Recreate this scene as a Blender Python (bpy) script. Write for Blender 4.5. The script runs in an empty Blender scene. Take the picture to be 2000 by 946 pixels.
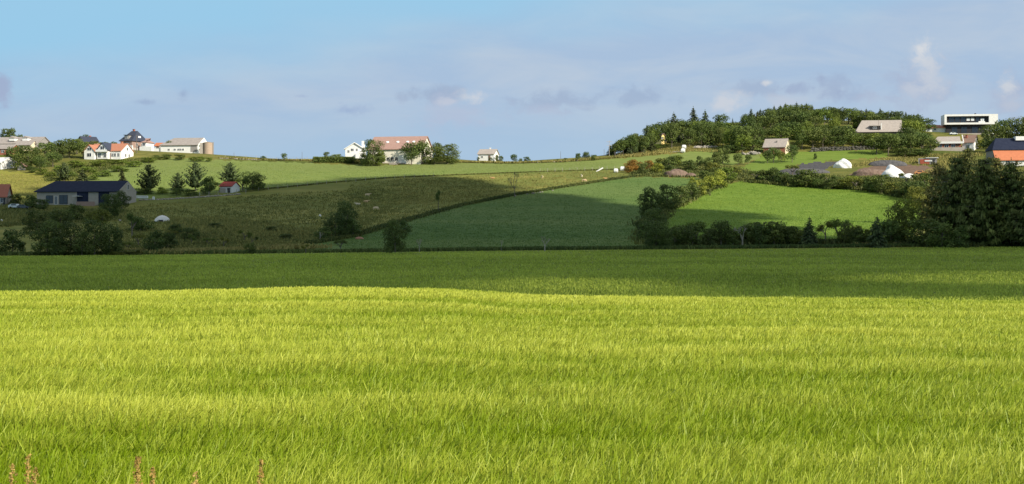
import bpy, bmesh, math, random
import numpy as np
from mathutils import Vector, Matrix

# ---------------------------------------------------------------- camera / world / sun
SC = bpy.context.scene
COL = SC.collection
F = 2747.0           # focal length in photo pixels (2000 px wide)
YH = 440.0           # photo row of the eye-level horizon
cam_d = bpy.data.cameras.new("camera"); cam = bpy.data.objects.new("camera", cam_d); COL.objects.link(cam)
cam.location = (0, 0, 0); cam.rotation_euler = (math.radians(90), 0, 0)
cam_d.sensor_width = 36; cam_d.lens = 36 * F / 2000; cam_d.shift_y = -(473 - YH) / 2000
cam_d.clip_start = 0.5; cam_d.clip_end = 30000
SC.camera = cam
SC.view_settings.view_transform = 'Standard'; SC.view_settings.look = 'None'
EXPO = 0.40; SC.view_settings.exposure = EXPO; SC.view_settings.gamma = 1
L = Vector((0.66, -0.56, 0.50)).normalized()      # towards the sun
EL = math.asin(L.z); AZ = math.atan2(L.x, L.y)
sd = bpy.data.lights.new("sun", 'SUN'); sd.energy = 5.0; sd.angle = math.radians(0.5); sd.color = (1.0, 0.92, 0.78)
sun = bpy.data.objects.new("sun", sd); COL.objects.link(sun)
sun.rotation_euler = L.to_track_quat('Z', 'Y').to_euler()

W = bpy.data.worlds.new("World"); SC.world = W; W.use_nodes = True
nt = W.node_tree; nt.nodes.clear()
def N(tree, typ, **kw):
    n = tree.nodes.new(typ)
    for k, v in kw.items():
        if k == 'ins':
            for i, val in v.items():
                if hasattr(val, 'is_output') or isinstance(val, bpy.types.NodeSocket): tree.links.new(val, n.inputs[i])
                else: n.inputs[i].default_value = val
        else: setattr(n, k, v)
    return n
def M(tree, op, a, b=None, c=None, clamp=False):
    n = tree.nodes.new('ShaderNodeMath'); n.operation = op; n.use_clamp = clamp
    for i, v in enumerate((a, b, c)):
        if v is None: continue
        if isinstance(v, bpy.types.NodeSocket): tree.links.new(v, n.inputs[i])
        else: n.inputs[i].default_value = v
    return n.outputs[0]
def MIX(tree, f, a, b):
    n = tree.nodes.new('ShaderNodeMix'); n.data_type = 'RGBA'
    for i, v in ((0, f), (6, a), (7, b)):
        if isinstance(v, bpy.types.NodeSocket): tree.links.new(v, n.inputs[i])
        else: n.inputs[i].default_value = v if i == 0 else (*v, 1)
    return n.outputs[2]
SKY_S = 0.10
sky = N(nt, 'ShaderNodeTexSky', sky_type='NISHITA', sun_disc=False, sun_elevation=EL, sun_rotation=AZ, air_density=1.0, dust_density=0.6, ozone_density=1.2)
tc = N(nt, 'ShaderNodeTexCoord')
sep = N(nt, 'ShaderNodeSeparateXYZ', ins={0: tc.outputs['Generated']})
yy = M(nt, 'MAXIMUM', sep.outputs[1], 0.05)
sa = M(nt, 'DIVIDE', sep.outputs[0], yy)           # bearing from due north, tangent
se = M(nt, 'DIVIDE', sep.outputs[2], yy)           # height above the horizon, tangent
cmb = N(nt, 'ShaderNodeCombineXYZ', ins={0: sa, 1: se})
def wnoise(scale, detail, rough=0.55, sx=1, sy=1, off=0, dist=0.0):
    mp = N(nt, 'ShaderNodeMapping', ins={0: cmb.outputs[0], 3: (sx, sy, 1), 1: (off, off * .7, 0)})
    return N(nt, 'ShaderNodeTexNoise', ins={'Vector': mp.outputs[0], 'Scale': scale, 'Detail': detail, 'Roughness': rough, 'Distortion': dist}).outputs[0]
def lin(r, g, b):
    f = lambda c: ((c / 255 + 0.055) / 1.055) ** 2.4 if c / 255 > 0.04045 else c / 255 / 12.92
    return tuple(f(c) for c in (r, g, b))
def skyc(r, g, b): return tuple(c / SKY_S / 2 ** EXPO for c in lin(r, g, b))
# thin veil of high cloud, densest toward the horizon, its edge slanting across the upper left
nlow = wnoise(7, 3, 0.45, sx=1, sy=3.2, off=3.1)
edge = M(nt, 'MULTIPLY_ADD', sa, 0.115, 0.150)                      # veil top as a function of bearing
edge = M(nt, 'ADD', edge, M(nt, 'MULTIPLY', M(nt, 'SUBTRACT', nlow, 0.5), 0.05))
vd = M(nt, 'SUBTRACT', edge, se)
veil = N(nt, 'ShaderNodeMapRange', interpolation_type='SMOOTHSTEP', ins={0: vd, 1: -0.028, 2: 0.040, 3: 0.0, 4: 1.0}).outputs[0]
hi = N(nt, 'ShaderNodeMapRange', ins={0: sep.outputs[2], 1: 0.15, 2: 0.75, 3: 1.0, 4: 0.0}).outputs[0]
dome = MIX(nt, 0.6, sky.outputs[0], skyc(218, 212, 204))            # broken bright cloud overhead
base = MIX(nt, hi, dome, skyc(154, 202, 232))            # clear part near the horizon is a pale blue
nveil = wnoise(9, 5, 0.6, sx=1, sy=4.0, off=1.2, dist=0.4)
nveil = N(nt, 'ShaderNodeMapRange', ins={0: nveil, 1: 0.38, 2: 0.66}).outputs[0]
vcol = MIX(nt, nveil, skyc(169, 192, 219), skyc(184, 200, 219))
hz = N(nt, 'ShaderNodeMapRange', interpolation_type='SMOOTHSTEP', ins={0: se, 1: 0.03, 2: 0.10}).outputs[0]
vcol = MIX(nt, hz, skyc(168, 196, 221), vcol)
vfade = M(nt, 'MULTIPLY', veil, hi)
col = MIX(nt, M(nt, 'MULTIPLY', vfade, 0.97), base, vcol)
# small cumulus
cn = wnoise(58, 10, 0.62, sx=1, sy=1.35, off=0.3, dist=0.35)
cn2 = wnoise(70, 6, 0.6, sx=1, sy=1.4, off=2.3)
def puff(col, u, v, ru, rv, c, k=1.0, thr=0.0):
    a0 = (u - 1000) / F; e0 = (YH - v) / F
    dx = M(nt, 'DIVIDE', M(nt, 'SUBTRACT', sa, a0), ru / F)
    dy = M(nt, 'DIVIDE', M(nt, 'SUBTRACT', se, e0), rv / F)
    r = M(nt, 'SQRT', M(nt, 'ADD', M(nt, 'MULTIPLY', dx, dx), M(nt, 'MULTIPLY', dy, dy)))
    s = M(nt, 'ADD', M(nt, 'SUBTRACT', 1.0, r), M(nt, 'MULTIPLY', M(nt, 'SUBTRACT', cn, 0.5), 2.6))
    m = N(nt, 'ShaderNodeMapRange', interpolation_type='SMOOTHSTEP', ins={0: s, 1: 0.0 + thr, 2: 0.95 + thr, 3: 0.0, 4: k}).outputs[0]
    return MIX(nt, m, col, skyc(*c))
for p in [(1240, 188, 100, 26, (158, 177, 205), .7), (860, 186, 95, 24, (158, 176, 203), .8), (1075, 200, 100, 30, (160, 178, 205), .75),
          (890, 222, 110, 48, (180, 191, 214), .6), (1070, 215, 70, 20, (182, 192, 214), .5), (925, 190, 40, 20, (210, 214, 221), .85), (875, 200, 30, 10, (196, 203, 218), .7),
          (680, 216, 60, 14, (148, 167, 204), .5), (282, 200, 34, 8, (148, 168, 200), .55), (358, 184, 20, 16, (147, 167, 199), .6),
          (590, 188, 22, 6, (152, 170, 205), .4), (1480, 170, 90, 24, (157, 174, 202), .55), (1425, 200, 46, 30, (205, 210, 219), .85),
          (1500, 162, 16, 9, (222, 223, 224), .7), (1540, 200, 60, 22, (192, 201, 216), .7), (1605, 158, 14, 24, (160, 176, 204), .6), (1660, 186, 60, 20, (160, 177, 205), .55), (1560, 174, 50, 18, (156, 172, 202), .6), (1630, 168, 70, 30, (154, 170, 200), .5), (1800, 165, 85, 70, (170, 183, 208), .75),
          (1803, 112, 34, 46, (205, 211, 220), .95), (1818, 150, 44, 46, (200, 207, 218), .85), (1785, 178, 36, 24, (192, 201, 216), .8), (1800, 100, 20, 20, (220, 222, 225), .7), (1700, 190, 40, 22, (178, 190, 212), .5),
          (1975, 185, 60, 60, (172, 184, 208), .75), (1966, 166, 28, 30, (204, 210, 219), .95), (1978, 200, 30, 26, (188, 197, 213), .7), (-5, 175, 36, 50, (160, 172, 202), .8)]:
    col = puff(col, *p)
bg = N(nt, 'ShaderNodeBackground', ins={0: col, 1: SKY_S})
wo = N(nt, 'ShaderNodeOutputWorld', ins={0: bg.outputs[0]})

rng = np.random.default_rng(7); R = random.Random(11)

# ---------------------------------------------------------------- helpers
def mat(name, c1, c2=None, scale=1.0, rough=0.8, detail=5, bump=0.0, c3=None, stretch=(1, 1, 1), obj_color=False, coord='Object', contrast=(0.35, 0.65), spec=0.3, metallic=0, tone=False, trans=0.0, scale3=None, bdist=0.1, big=None):
    m = bpy.data.materials.new(name); m.use_nodes = True; t = m.node_tree; t.nodes.clear()
    out = N(t, 'ShaderNodeOutputMaterial'); p = N(t, 'ShaderNodeBsdfPrincipled')
    p.inputs['Roughness'].default_value = rough; p.inputs['Metallic'].default_value = metallic
    p.inputs['Specular IOR Level'].default_value = spec
    c = None
    tcn = N(t, 'ShaderNodeTexCoord'); mp = N(t, 'ShaderNodeMapping', ins={0: tcn.outputs[coord], 3: stretch})
    if c2 is not None:
        n = N(t, 'ShaderNodeTexNoise', ins={'Vector': mp.outputs[0], 'Scale': scale, 'Detail': detail, 'Roughness': 0.62})
        f = N(t, 'ShaderNodeMapRange', ins={0: n.outputs[0], 1: contrast[0], 2: contrast[1]}).outputs[0]
        c = MIX(t, f, c1, c2)
        if c3 is not None:
            n3 = N(t, 'ShaderNodeTexNoise', ins={'Vector': mp.outputs[0], 'Scale': scale3 or scale * 0.13, 'Detail': 4, 'Roughness': 0.6})
            f3 = N(t, 'ShaderNodeMapRange', ins={0: n3.outputs[0], 1: 0.42, 2: 0.68}).outputs[0]
            c = MIX(t, f3, c, c3)
        if bump:
            b = N(t, 'ShaderNodeBump', ins={'Height': n.outputs[0], 'Strength': bump, 'Distance': bdist}); t.links.new(b.outputs[0], p.inputs['Normal'])
    if tone:
        at = N(t, 'ShaderNodeAttribute', attribute_name='tone')
        c = MIX(t, at.outputs['Fac'], c1, c2)
    if obj_color:
        oi = N(t, 'ShaderNodeObjectInfo')
        mm = N(t, 'ShaderNodeMix', data_type='RGBA', blend_type='MULTIPLY'); mm.inputs[0].default_value = 1
        if c is None: mm.inputs[6].default_value = (*c1, 1)
        else: t.links.new(c, mm.inputs[6])
        t.links.new(oi.outputs['Color'], mm.inputs[7]); c = mm.outputs[2]
    if c is None: p.inputs['Base Color'].default_value = (*c1, 1)
    else: t.links.new(c, p.inputs['Base Color'])
    sh = p.outputs[0]
    if trans:
        tr = N(t, 'ShaderNodeBsdfTranslucent')
        if c is not None: t.links.new(c, tr.inputs[0])
        else: tr.inputs[0].default_value = (*c1, 1)
        ms = N(t, 'ShaderNodeMixShader', ins={0: trans, 1: sh, 2: tr.outputs[0]}); sh = ms.outputs[0]
    t.links.new(sh, out.inputs[0])
    return m

def pchip(xk, yk, x):
    xk = np.asarray(xk, float); yk = np.asarray(yk, float); x = np.clip(np.asarray(x, float), xk[0], xk[-1])
    h = np.diff(xk); dl = np.diff(yk) / h; d = np.zeros_like(yk)
    w1 = 2 * h[1:] + h[:-1]; w2 = h[1:] + 2 * h[:-1]
    ok = dl[:-1] * dl[1:] > 0
    with np.errstate(divide='ignore', invalid='ignore'):
        d[1:-1] = np.where(ok, (w1 + w2) / (w1 / np.where(ok, dl[:-1], 1) + w2 / np.where(ok, dl[1:], 1)), 0)
    d[0] = dl[0]; d[-1] = dl[-1]
    i = np.clip(np.searchsorted(xk, x) - 1, 0, len(h) - 1); t = (x - xk[i]) / h[i]
    return (yk[i] * (2 * t**3 - 3 * t**2 + 1) + h[i] * d[i] * (t**3 - 2 * t**2 + t) + yk[i + 1] * (-2 * t**3 + 3 * t**2) + h[i] * d[i + 1] * (t**3 - t**2))

def tbl(s):
    a = [tuple(float(q) for q in p.split(':')) for p in s.split()]
    return np.array([p[0] for p in a]), np.array([p[1] for p in a])
T_CREST = tbl('-2500:566 0:567.5 300:569 600:563 850:562 980:571 1100:576 1500:580 2000:586 5000:592')
T_EDGE = tbl('-2500:505 0:500 300:498 600:495 1000:490 1500:486 2000:481 5000:470')
T_RIDGE = tbl('-2500:300 -300:288 0:286 100:284 180:287 240:293 330:298 410:302 470:306 560:311 700:310 850:309 930:314 1000:316 1070:312 1180:304 1250:290 1350:266 1450:252 1550:236 1650:239 1750:247 1850:258 1930:262 2000:264 2300:270 5000:320')
def vtab(T, u): return pchip(T[0], T[1], u)
def knots(u):
    u = float(u)
    vc = float(vtab(T_CREST, u)); ve = float(vtab(T_EDGE, u)); vr = float(vtab(T_RIDGE, u))
    z = lambda v, d: -(v - YH) / F * d
    zc = z(vc, 50)
    dr = 485 + (325 - vr) * 2.1
    ds = [0.5, 6, 9, 25, 50, 62, 80, 100, 160, 232, 290, 370, 430, 485, dr, dr + 60, dr + 400, 3000, 16000]
    zs = [-2.0, -2.28, -2.43, -2.43 * .6 + (zc - .75) * .4, zc - .75, zc - 1.9, -5.0, -4.85, -4.6, z(ve, 232), z(447, 290), z(402, 370), z(358, 430), z(325, 485), z(vr, dr), z(vr, dr) - 1.5, z(vr, dr) - 14, -10, -10]
    return np.array(ds), np.array(zs)
_kc = {}
def zat(u, d):
    k = round(u * 2)
    if k not in _kc: _kc[k] = knots(k / 2)
    return pchip(*_kc[k], d)
_gc = {}
def ground(u, v, dmin=96):
    """point of the terrain seen at photo position (u, v)"""
    k = (round(u * 2), dmin)
    if k not in _gc:
        dr = knots(u)[0][14]
        ds = np.linspace(dmin, dr + 5, 900); zz = zat(u, ds); vv = YH - zz / ds * F
        _gc[k] = (ds, np.minimum.accumulate(vv), zz)
    ds, vv, zz = _gc[k]
    i = int(np.searchsorted(-vv, -v)); i = min(max(i, 0), len(ds) - 1)
    d = ds[i]
    return Vector(((u - 1000) / F * d, d, float(zz[i])))
def zxy(x, y): return float(zat(1000 + F * x / max(y, 1), y))

def mesh_obj(name, verts, faces, m, parent=None, tone=None, smooth=False):
    me = bpy.data.meshes.new(name); verts = np.asarray(verts, dtype=np.float32); me.vertices.add(len(verts)); me.vertices.foreach_set('co', verts.ravel())
    if isinstance(faces, np.ndarray):
        k = faces.shape[1]; nf = len(faces)
        me.loops.add(nf * k); me.loops.foreach_set('vertex_index', faces.ravel().astype(np.int32))
        me.polygons.add(nf); me.polygons.foreach_set('loop_start', np.arange(0, nf * k, k, dtype=np.int32)); me.polygons.foreach_set('loop_total', np.full(nf, k, dtype=np.int32))
        me.update(calc_edges=True)
    else:
        me2 = bpy.data.meshes.new(name); me2.from_pydata([tuple(map(float, v)) for v in verts], [], faces); bpy.data.meshes.remove(me); me = me2
    if tone is not None:
        a = me.attributes.new('tone', 'FLOAT', 'POINT'); a.data.foreach_set('value', np.asarray(tone, dtype=np.float32))
    if smooth: me.polygons.foreach_set('use_smooth', np.ones(len(me.polygons), dtype=bool))
    me.materials.append(m)
    o = bpy.data.objects.new(name, me); COL.objects.link(o)
    if parent is not None: o.parent = parent
    return o
def tag(o, label=None, cat=None, group=None, kind=None):
    if label: o['label'] = label
    if cat: o['category'] = cat
    if group: o['group'] = group
    if kind: o['kind'] = kind
    return o
def empty(name, loc, rz=0, label=None, cat=None, group=None):
    o = bpy.data.objects.new(name, None); COL.objects.link(o); o.location = loc; o.rotation_euler = (0, 0, rz); o.empty_display_size = .5
    return tag(o, label, cat, group)

# ---------------------------------------------------------------- terrain, split in fields
def inpoly(px, py, poly):
    ins = np.zeros(px.shape, bool); n = len(poly)
    for i in range(n):
        x1, y1 = poly[i]; x2, y2 = poly[(i + 1) % n]
        if y1 == y2: continue
        c = ((y1 > py) != (y2 > py)) & (px < (x2 - x1) * (py - y1) / (y2 - y1) + x1)
        ins ^= c
    return ins
def P(s): return [tuple(float(q) for q in p.split(',')) for p in s.split()]
REG = {
 'meadow': P('150,352 200,330 262,312 330,309 450,314 560,317 700,323 780,323 880,317 1000,319 1100,316 1200,310 1300,302 1330,300 1345,296 1440,290 1490,290 1480,312 1430,322 1340,322 1225,318 1225,330 1060,336 930,341 850,344 760,348 640,358 520,370 470,375 300,388 262,392 255,378 190,360'),
 'pasture': P('225,405 262,392 470,375 520,370 640,358 760,348 850,344 930,341 1060,336 1225,330 1240,336 1240,347 1190,352 1100,366 1000,382 900,402 800,430 690,463 600,478 500,495 500,520 -60,520 -60,440 160,440'),
 'crop_field': P('500,520 500,495 600,478 690,463 800,430 900,402 1000,382 1100,366 1190,352 1250,346 1370,348 1372,358 1340,380 1290,410 1262,440 1262,520'),
 'hay_meadow': P('-400,332 0,334 60,338 130,346 175,352 150,358 95,362 75,380 60,400 -400,398'),
 'green_field': P('1262,520 1272,440 1300,412 1345,385 1400,362 1450,354 1560,362 1650,366 1720,372 1775,386 1800,400 1800,440 1760,474 1720,475 1600,472 1420,478 1300,484'),
 'upper_paddock': P('1480,312 1490,298 1560,297 1600,294 1710,292 1740,300 1730,308 1620,314 1560,322 1500,342 1440,340 1440,330'),
 'soil_patch': P('1660,342 1672,334 1700,324 1770,322 1830,326 1820,345 1740,348'),
 'gravel_yard': P('1518,342 1530,334 1570,320 1600,317 1640,317 1625,326 1590,336 1560,342'),
}
us = np.concatenate([np.arange(-2400, -260, 60), np.arange(-260, 2262, 2.6), np.arange(2280, 4400, 60)])
S = np.concatenate([np.linspace(0, 7, 44)[:-1], np.linspace(7, 9, 40)[:-1], np.linspace(9, 14, 250)[:-1], np.linspace(14, 18, 24)])
V = np.zeros((len(us), len(S), 3))
def und(x, y):
    return (np.sin(x * .021 + 1) * np.sin(y * .033) * .35 + np.sin(x * .07 + y * .05) * .12 + np.sin(x * .19 - y * .13) * .05)
for i, u in enumerate(us):
    dk, zk = knots(u); d = np.interp(S, np.arange(len(dk)), dk); z = pchip(dk, zk, d)
    V[i, :, 0] = (u - 1000) / F * d; V[i, :, 1] = d; V[i, :, 2] = z
UU = np.repeat(us[:, None], len(S), 1); VV = YH - V[:, :, 2] / V[:, :, 1] * F
fu = (UU[:-1, :-1] + UU[1:, 1:]) / 2; fv = (VV[:-1, :-1] + VV[1:, 1:] + VV[1:, :-1] + VV[:-1, 1:]) / 4
# ragged field edges
fju = fu + 3 * np.sin(fv * .9 + fu * .13); fjv = fv + 1.0 * np.sin(fu * .21) + .7 * np.sin(fu * .57)
fs = np.repeat(((S[:-1] + S[1:]) / 2)[None, :], len(us) - 1, 0)
RN = ['rough_hillside', 'barley_ground', 'lower_field'] + list(REG)
reg = np.zeros(fu.shape, int)
for k, nme in enumerate(REG): reg[inpoly(fju, fjv, REG[nme]) & (fs > 9.02) & (fs < 14)] = k + 3
reg[fs < 5.2] = 1; reg[(fs >= 5.2) & (fs < 9)] = 2
idx = np.arange(V.shape[0] * V.shape[1]).reshape(V.shape[:2])
quads = np.stack([idx[:-1, :-1], idx[1:, :-1], idx[1:, 1:], idx[:-1, 1:]], -1)
VF = V.reshape(-1, 3)
gm = dict(coord='Object', rough=0.95, spec=0.1)
MG = {
 'rough_hillside': mat('rough_hillside_grass', (.10, .11, .022), (.21, .19, .05), scale=.22, detail=9, bump=.6, bdist=.6, c3=(.075, .10, .02), scale3=.03, **gm),
 'barley_ground': mat('barley_ground_soil', (.03, .045, .006), (.07, .085, .012), scale=3, detail=6, **gm),
 'lower_field': mat('lower_field_crop', (.11, .16, .02), (.21, .26, .035), scale=1.6, detail=10, stretch=(.35, 1, 1), c3=(.19, .235, .035), scale3=.035, bump=.5, bdist=.3, **gm),
 'meadow': mat('meadow_grass', (.13, .19, .040), (.205, .25, .066), scale=.5, detail=9, stretch=(.4, 1, 1), c3=(.17, .205, .06), scale3=.02, bump=.3, bdist=.3, **gm),
 'pasture': mat('rough_pasture_grass', (.14, .165, .035), (.27, .25, .065), scale=.16, detail=10, stretch=(.5, 1, 1), c3=(.13, .155, .035), scale3=.025, bump=.8, bdist=.8, **gm),
 'crop_field': mat('blue_green_crop', (.060, .120, .026), (.105, .17, .042), scale=.9, detail=10, stretch=(.3, 1, 1), c3=(.135, .185, .052), scale3=.03, bump=.4, bdist=.3, **gm),
 'hay_meadow': mat('hay_meadow_grass', (.20, .20, .035), (.26, .25, .05), scale=.3, detail=9, stretch=(.4, 1, 1), bump=.3, bdist=.3, **gm),
 'green_field': mat('green_field_grass', (.095, .175, .018), (.185, .26, .042), scale=.7, detail=10, stretch=(.5, 1, 1), c3=(.12, .185, .02), scale3=.05, bump=.6, bdist=.4, **gm),
 'upper_paddock': mat('paddock_grass', (.12, .185, .028), (.16, .22, .04), scale=.4, detail=9, stretch=(.4, 1, 1), bump=.4, bdist=.3, **gm),
 'soil_patch': mat('bare_soil', (.13, .085, .06), (.19, .13, .095), scale=.8, detail=9, bump=.6, bdist=.3, **gm),
 'gravel_yard': mat('dark_gravel', (.055, .055, .06), (.10, .098, .10), scale=1.2, detail=9, bump=.6, bdist=.3, **gm),
}
for k, nme in enumerate(RN):
    q = quads[reg == k]
    if not len(q): continue
    uq, inv = np.unique(q.ravel(), return_inverse=True)
    o = mesh_obj(nme, VF[uq], inv.reshape(q.shape), MG[nme], smooth=True); tag(o, kind='structure')
# ground behind and below the viewer, out to the horizon
o = mesh_obj('far_ground', [(-16000, -16000, -14.0), (16000, -16000, -14.0), (16000, 16000, -14.0), (-16000, 16000, -14.0)], [(0, 1, 2, 3)], MG['rough_hillside']); tag(o, kind='structure')
o = mesh_obj('near_verge', [(-40, -60, -2.06), (40, -60, -2.06), (40, .45, -2.06), (-40, .45, -2.06)], [(0, 1, 2, 3)], MG['rough_hillside']); tag(o, kind='structure')

# ---------------------------------------------------------------- foliage tools
def cards(c, nrm, size, asp=1.0, up=None):
    """rhombic leaf clumps at points c facing nrm"""
    n = len(c); nrm = nrm / np.maximum(np.linalg.norm(nrm, axis=1, keepdims=True), 1e-6)
    r = rng.normal(size=(n, 3)) if up is None else up + rng.normal(size=(n, 3)) * .25
    a = np.cross(nrm, r); a /= np.maximum(np.linalg.norm(a, axis=1, keepdims=True), 1e-6); b = np.cross(nrm, a)
    s = np.asarray(size).reshape(-1, 1) * np.ones((n, 1)); asp = np.asarray(asp).reshape(-1, 1) * np.ones((n, 1))
    v = np.stack([c - a * s * asp, c - b * s * .8 + a * s * .1, c + a * s * asp, c + b * s * .8], 1)
    f = np.arange(n * 4).reshape(n, 4)
    return v.reshape(-1, 3), f
def tubes(segs, ns=6):
    """segs: list of (p0,r0,p1,r1) tapered tubes"""
    vs, fs = [], []
    for p0, r0, p1, r1 in segs:
        p0 = np.array(p0, float); p1 = np.array(p1, float); d = p1 - p0; d = d / (np.linalg.norm(d) + 1e-9)
        a = np.cross(d, (0, 0, 1) if abs(d[2]) < .9 else (1, 0, 0)); a /= np.linalg.norm(a); b = np.cross(d, a); k = len(vs)
        for p, r in ((p0, r0), (p1, r1)):
            for j in range(ns):
                t = 2 * math.pi * j / ns; vs.append(p + (a * math.cos(t) + b * math.sin(t)) * r)
        for j in range(ns): fs.append((k + j, k + (j + 1) % ns, k + ns + (j + 1) % ns, k + ns + j))
        fs.append(tuple(range(k + ns, k + 2 * ns)))
    return vs, fs
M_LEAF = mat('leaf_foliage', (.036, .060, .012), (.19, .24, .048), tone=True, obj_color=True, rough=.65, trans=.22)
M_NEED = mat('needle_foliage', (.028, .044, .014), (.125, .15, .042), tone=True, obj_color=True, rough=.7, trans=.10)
M_BARK = mat('bark', (.10, .08, .06), (.20, .17, .14), scale=3, rough=.9)
M_PALE = mat('pale_bark', (.25, .23, .18), (.36, .33, .27), scale=3, rough=.9)
def meshdata(o):
    me = o.data; COL.objects.unlink(o); bpy.data.objects.remove(o); return me
def broad_proto(n=2600, lobes=19, seed=0, low=.10, flat=1.0, leaf=.030, full=0.0):
    rg = np.random.default_rng(seed)
    cs, ns, tn = [], [], []
    cent = []
    for i in range(lobes):
        th = rg.uniform(0, 6.283); hh = rg.uniform(low + (.16 if not full else .08), .86); prof = math.sqrt(max(0, 1 - ((hh - (.42 + low * .5)) / .56) ** 2))
        prof = max(prof, full if hh < .55 else 0); rr = rg.uniform(.12, .36) * prof; cent.append((math.cos(th) * rr, math.sin(th) * rr, hh, rg.uniform(.12, .20)))
    cent.append((0, 0, .5, .27)); cent.append((0, 0, .76, .19))
    per = n // len(cent)
    for cx, cy, cz, r in cent:
        d = rg.normal(size=(per, 3)); d /= np.linalg.norm(d, axis=1, keepdims=True)
        rad = r * rg.uniform(.72, 1.08, per) * (1 + .25 * np.sin(d[:, 0] * 7 + cx * 30) * np.sin(d[:, 2] * 6 + cy * 20))
        p = d * rad[:, None] * (1, 1, .85 * flat) + (cx, cy, cz)
        cs.append(p); ns.append(d + rg.normal(size=(per, 3)) * .55)
        tn.append(np.clip(.42 + rg.normal(size=per) * .16 + rg.uniform(-.2, .2), 0, 1))
    c = np.concatenate(cs); nn = np.concatenate(ns); t = np.concatenate(tn)
    # drop leaves well inside another lobe
    keep = np.ones(len(c), bool)
    for cx, cy, cz, r in cent: keep &= np.linalg.norm((c - (cx, cy, cz)) / (1, 1, .85), axis=1) > r * .60
    keep &= c[:, 2] > low * .6
    c, nn, t = c[keep], nn[keep], t[keep]
    sxy = np.percentile(np.abs(c[:, :2]), 97); c[:, :2] *= .47 / sxy; c[:, 2] = low * .5 + (c[:, 2] - low * .5) * (1 - low * .5) / (np.percentile(c[:, 2], 99) - low * .5)
    v, f = cards(c, nn, rg.uniform(.6, 1.3, len(c)) * leaf)
    crown = meshdata(mesh_obj('crown', v, f, M_LEAF, tone=np.repeat(t, 4)))
    segs = [((0, 0, -.06), .030, (.01, 0, .25), .022), ((.01, 0, .25), .022, (0, .01, .6), .012)]
    for i in range(6):
        a = rg.uniform(0, 6.28); z0 = rg.uniform(.18, .5); l = rg.uniform(.15, .28)
        segs.append(((0, 0, z0), .012, (math.cos(a) * l, math.sin(a) * l, z0 + l * .9), .004))
    v, f = tubes(segs); trunk = meshdata(mesh_obj('trunk', v, f, M_BARK))
    return crown, trunk
def conifer_proto(seed=0, levels=17, nb=8, steps=9, power=.85, droop=-.25, low=.08, leaf=.030, irr=.35, upturn=0.0, blunt=0.0):
    rg = np.random.default_rng(seed); cs, ns, tn, up = [], [], [], []; segs = [((0, 0, -.06), .024, (0, 0, .5), .014), ((0, 0, .5), .014, (0, 0, .97), .003)]
    for l in range(levels):
        z = low + (.97 - low) * (l / levels) ** .95; r0 = .5 * ((1 - z) / (1 - low) + blunt * (1 - l / levels)) ** power / (1 + blunt) ** power
        for b in range(nb):
            a = rg.uniform(0, 6.283); ln = max(.02, r0 * (1 + rg.normal() * irr * .6)); ln = min(ln, .56); tb = rg.uniform(-.18, .18)
            m = max(3, int(steps * ln / .4) + 2); q = np.linspace(.12, 1, m) + rg.normal(size=m) * .03
            zz = z + droop * ln * q + upturn * ln * q ** 2.2 + rg.normal() * .01
            wv = .055 * (1.15 - q) ** .6 * (.5 + ln)
            for rep in range(3):
                off = rg.normal(size=m) * wv
                p = np.stack([np.cos(a) * q * ln - np.sin(a) * off, np.sin(a) * q * ln + np.cos(a) * off, zz - rg.uniform(0, .018, m)], 1)
                cs.append(p); nr = rg.normal(size=(m, 3)) * .45 + (math.cos(a) * .45, math.sin(a) * .45, .8); ns.append(nr)
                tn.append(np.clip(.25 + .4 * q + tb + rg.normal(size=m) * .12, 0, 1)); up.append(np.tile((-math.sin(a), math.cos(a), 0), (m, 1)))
            if b % 2 == 0: segs.append(((0, 0, z), .006, (math.cos(a) * ln * .8, math.sin(a) * ln * .8, z + droop * ln * .8), .002))
    p = np.zeros((10, 3)); p[:, 2] = np.linspace(.9, 1.0, 10); cs.append(p); ns.append(rg.normal(size=(10, 3))); tn.append(np.full(10, .5)); up.append(np.tile((0, 0, 1), (10, 1)))
    c = np.concatenate(cs); nn = np.concatenate(ns); t = np.concatenate(tn); up = np.concatenate(up)
    sz = rg.uniform(.6, 1.3, len(c)) * leaf * np.clip(1.25 - c[:, 2] * .8, .4, 1.2)
    v, f = cards(c, nn, sz, asp=1.3 if leaf > .025 else 1.9, up=up)
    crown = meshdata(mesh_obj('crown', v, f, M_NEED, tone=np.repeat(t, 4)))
    v, f = tubes(segs); trunk = meshdata(mesh_obj('trunk', v, f, M_BARK))
    return crown, trunk
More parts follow.
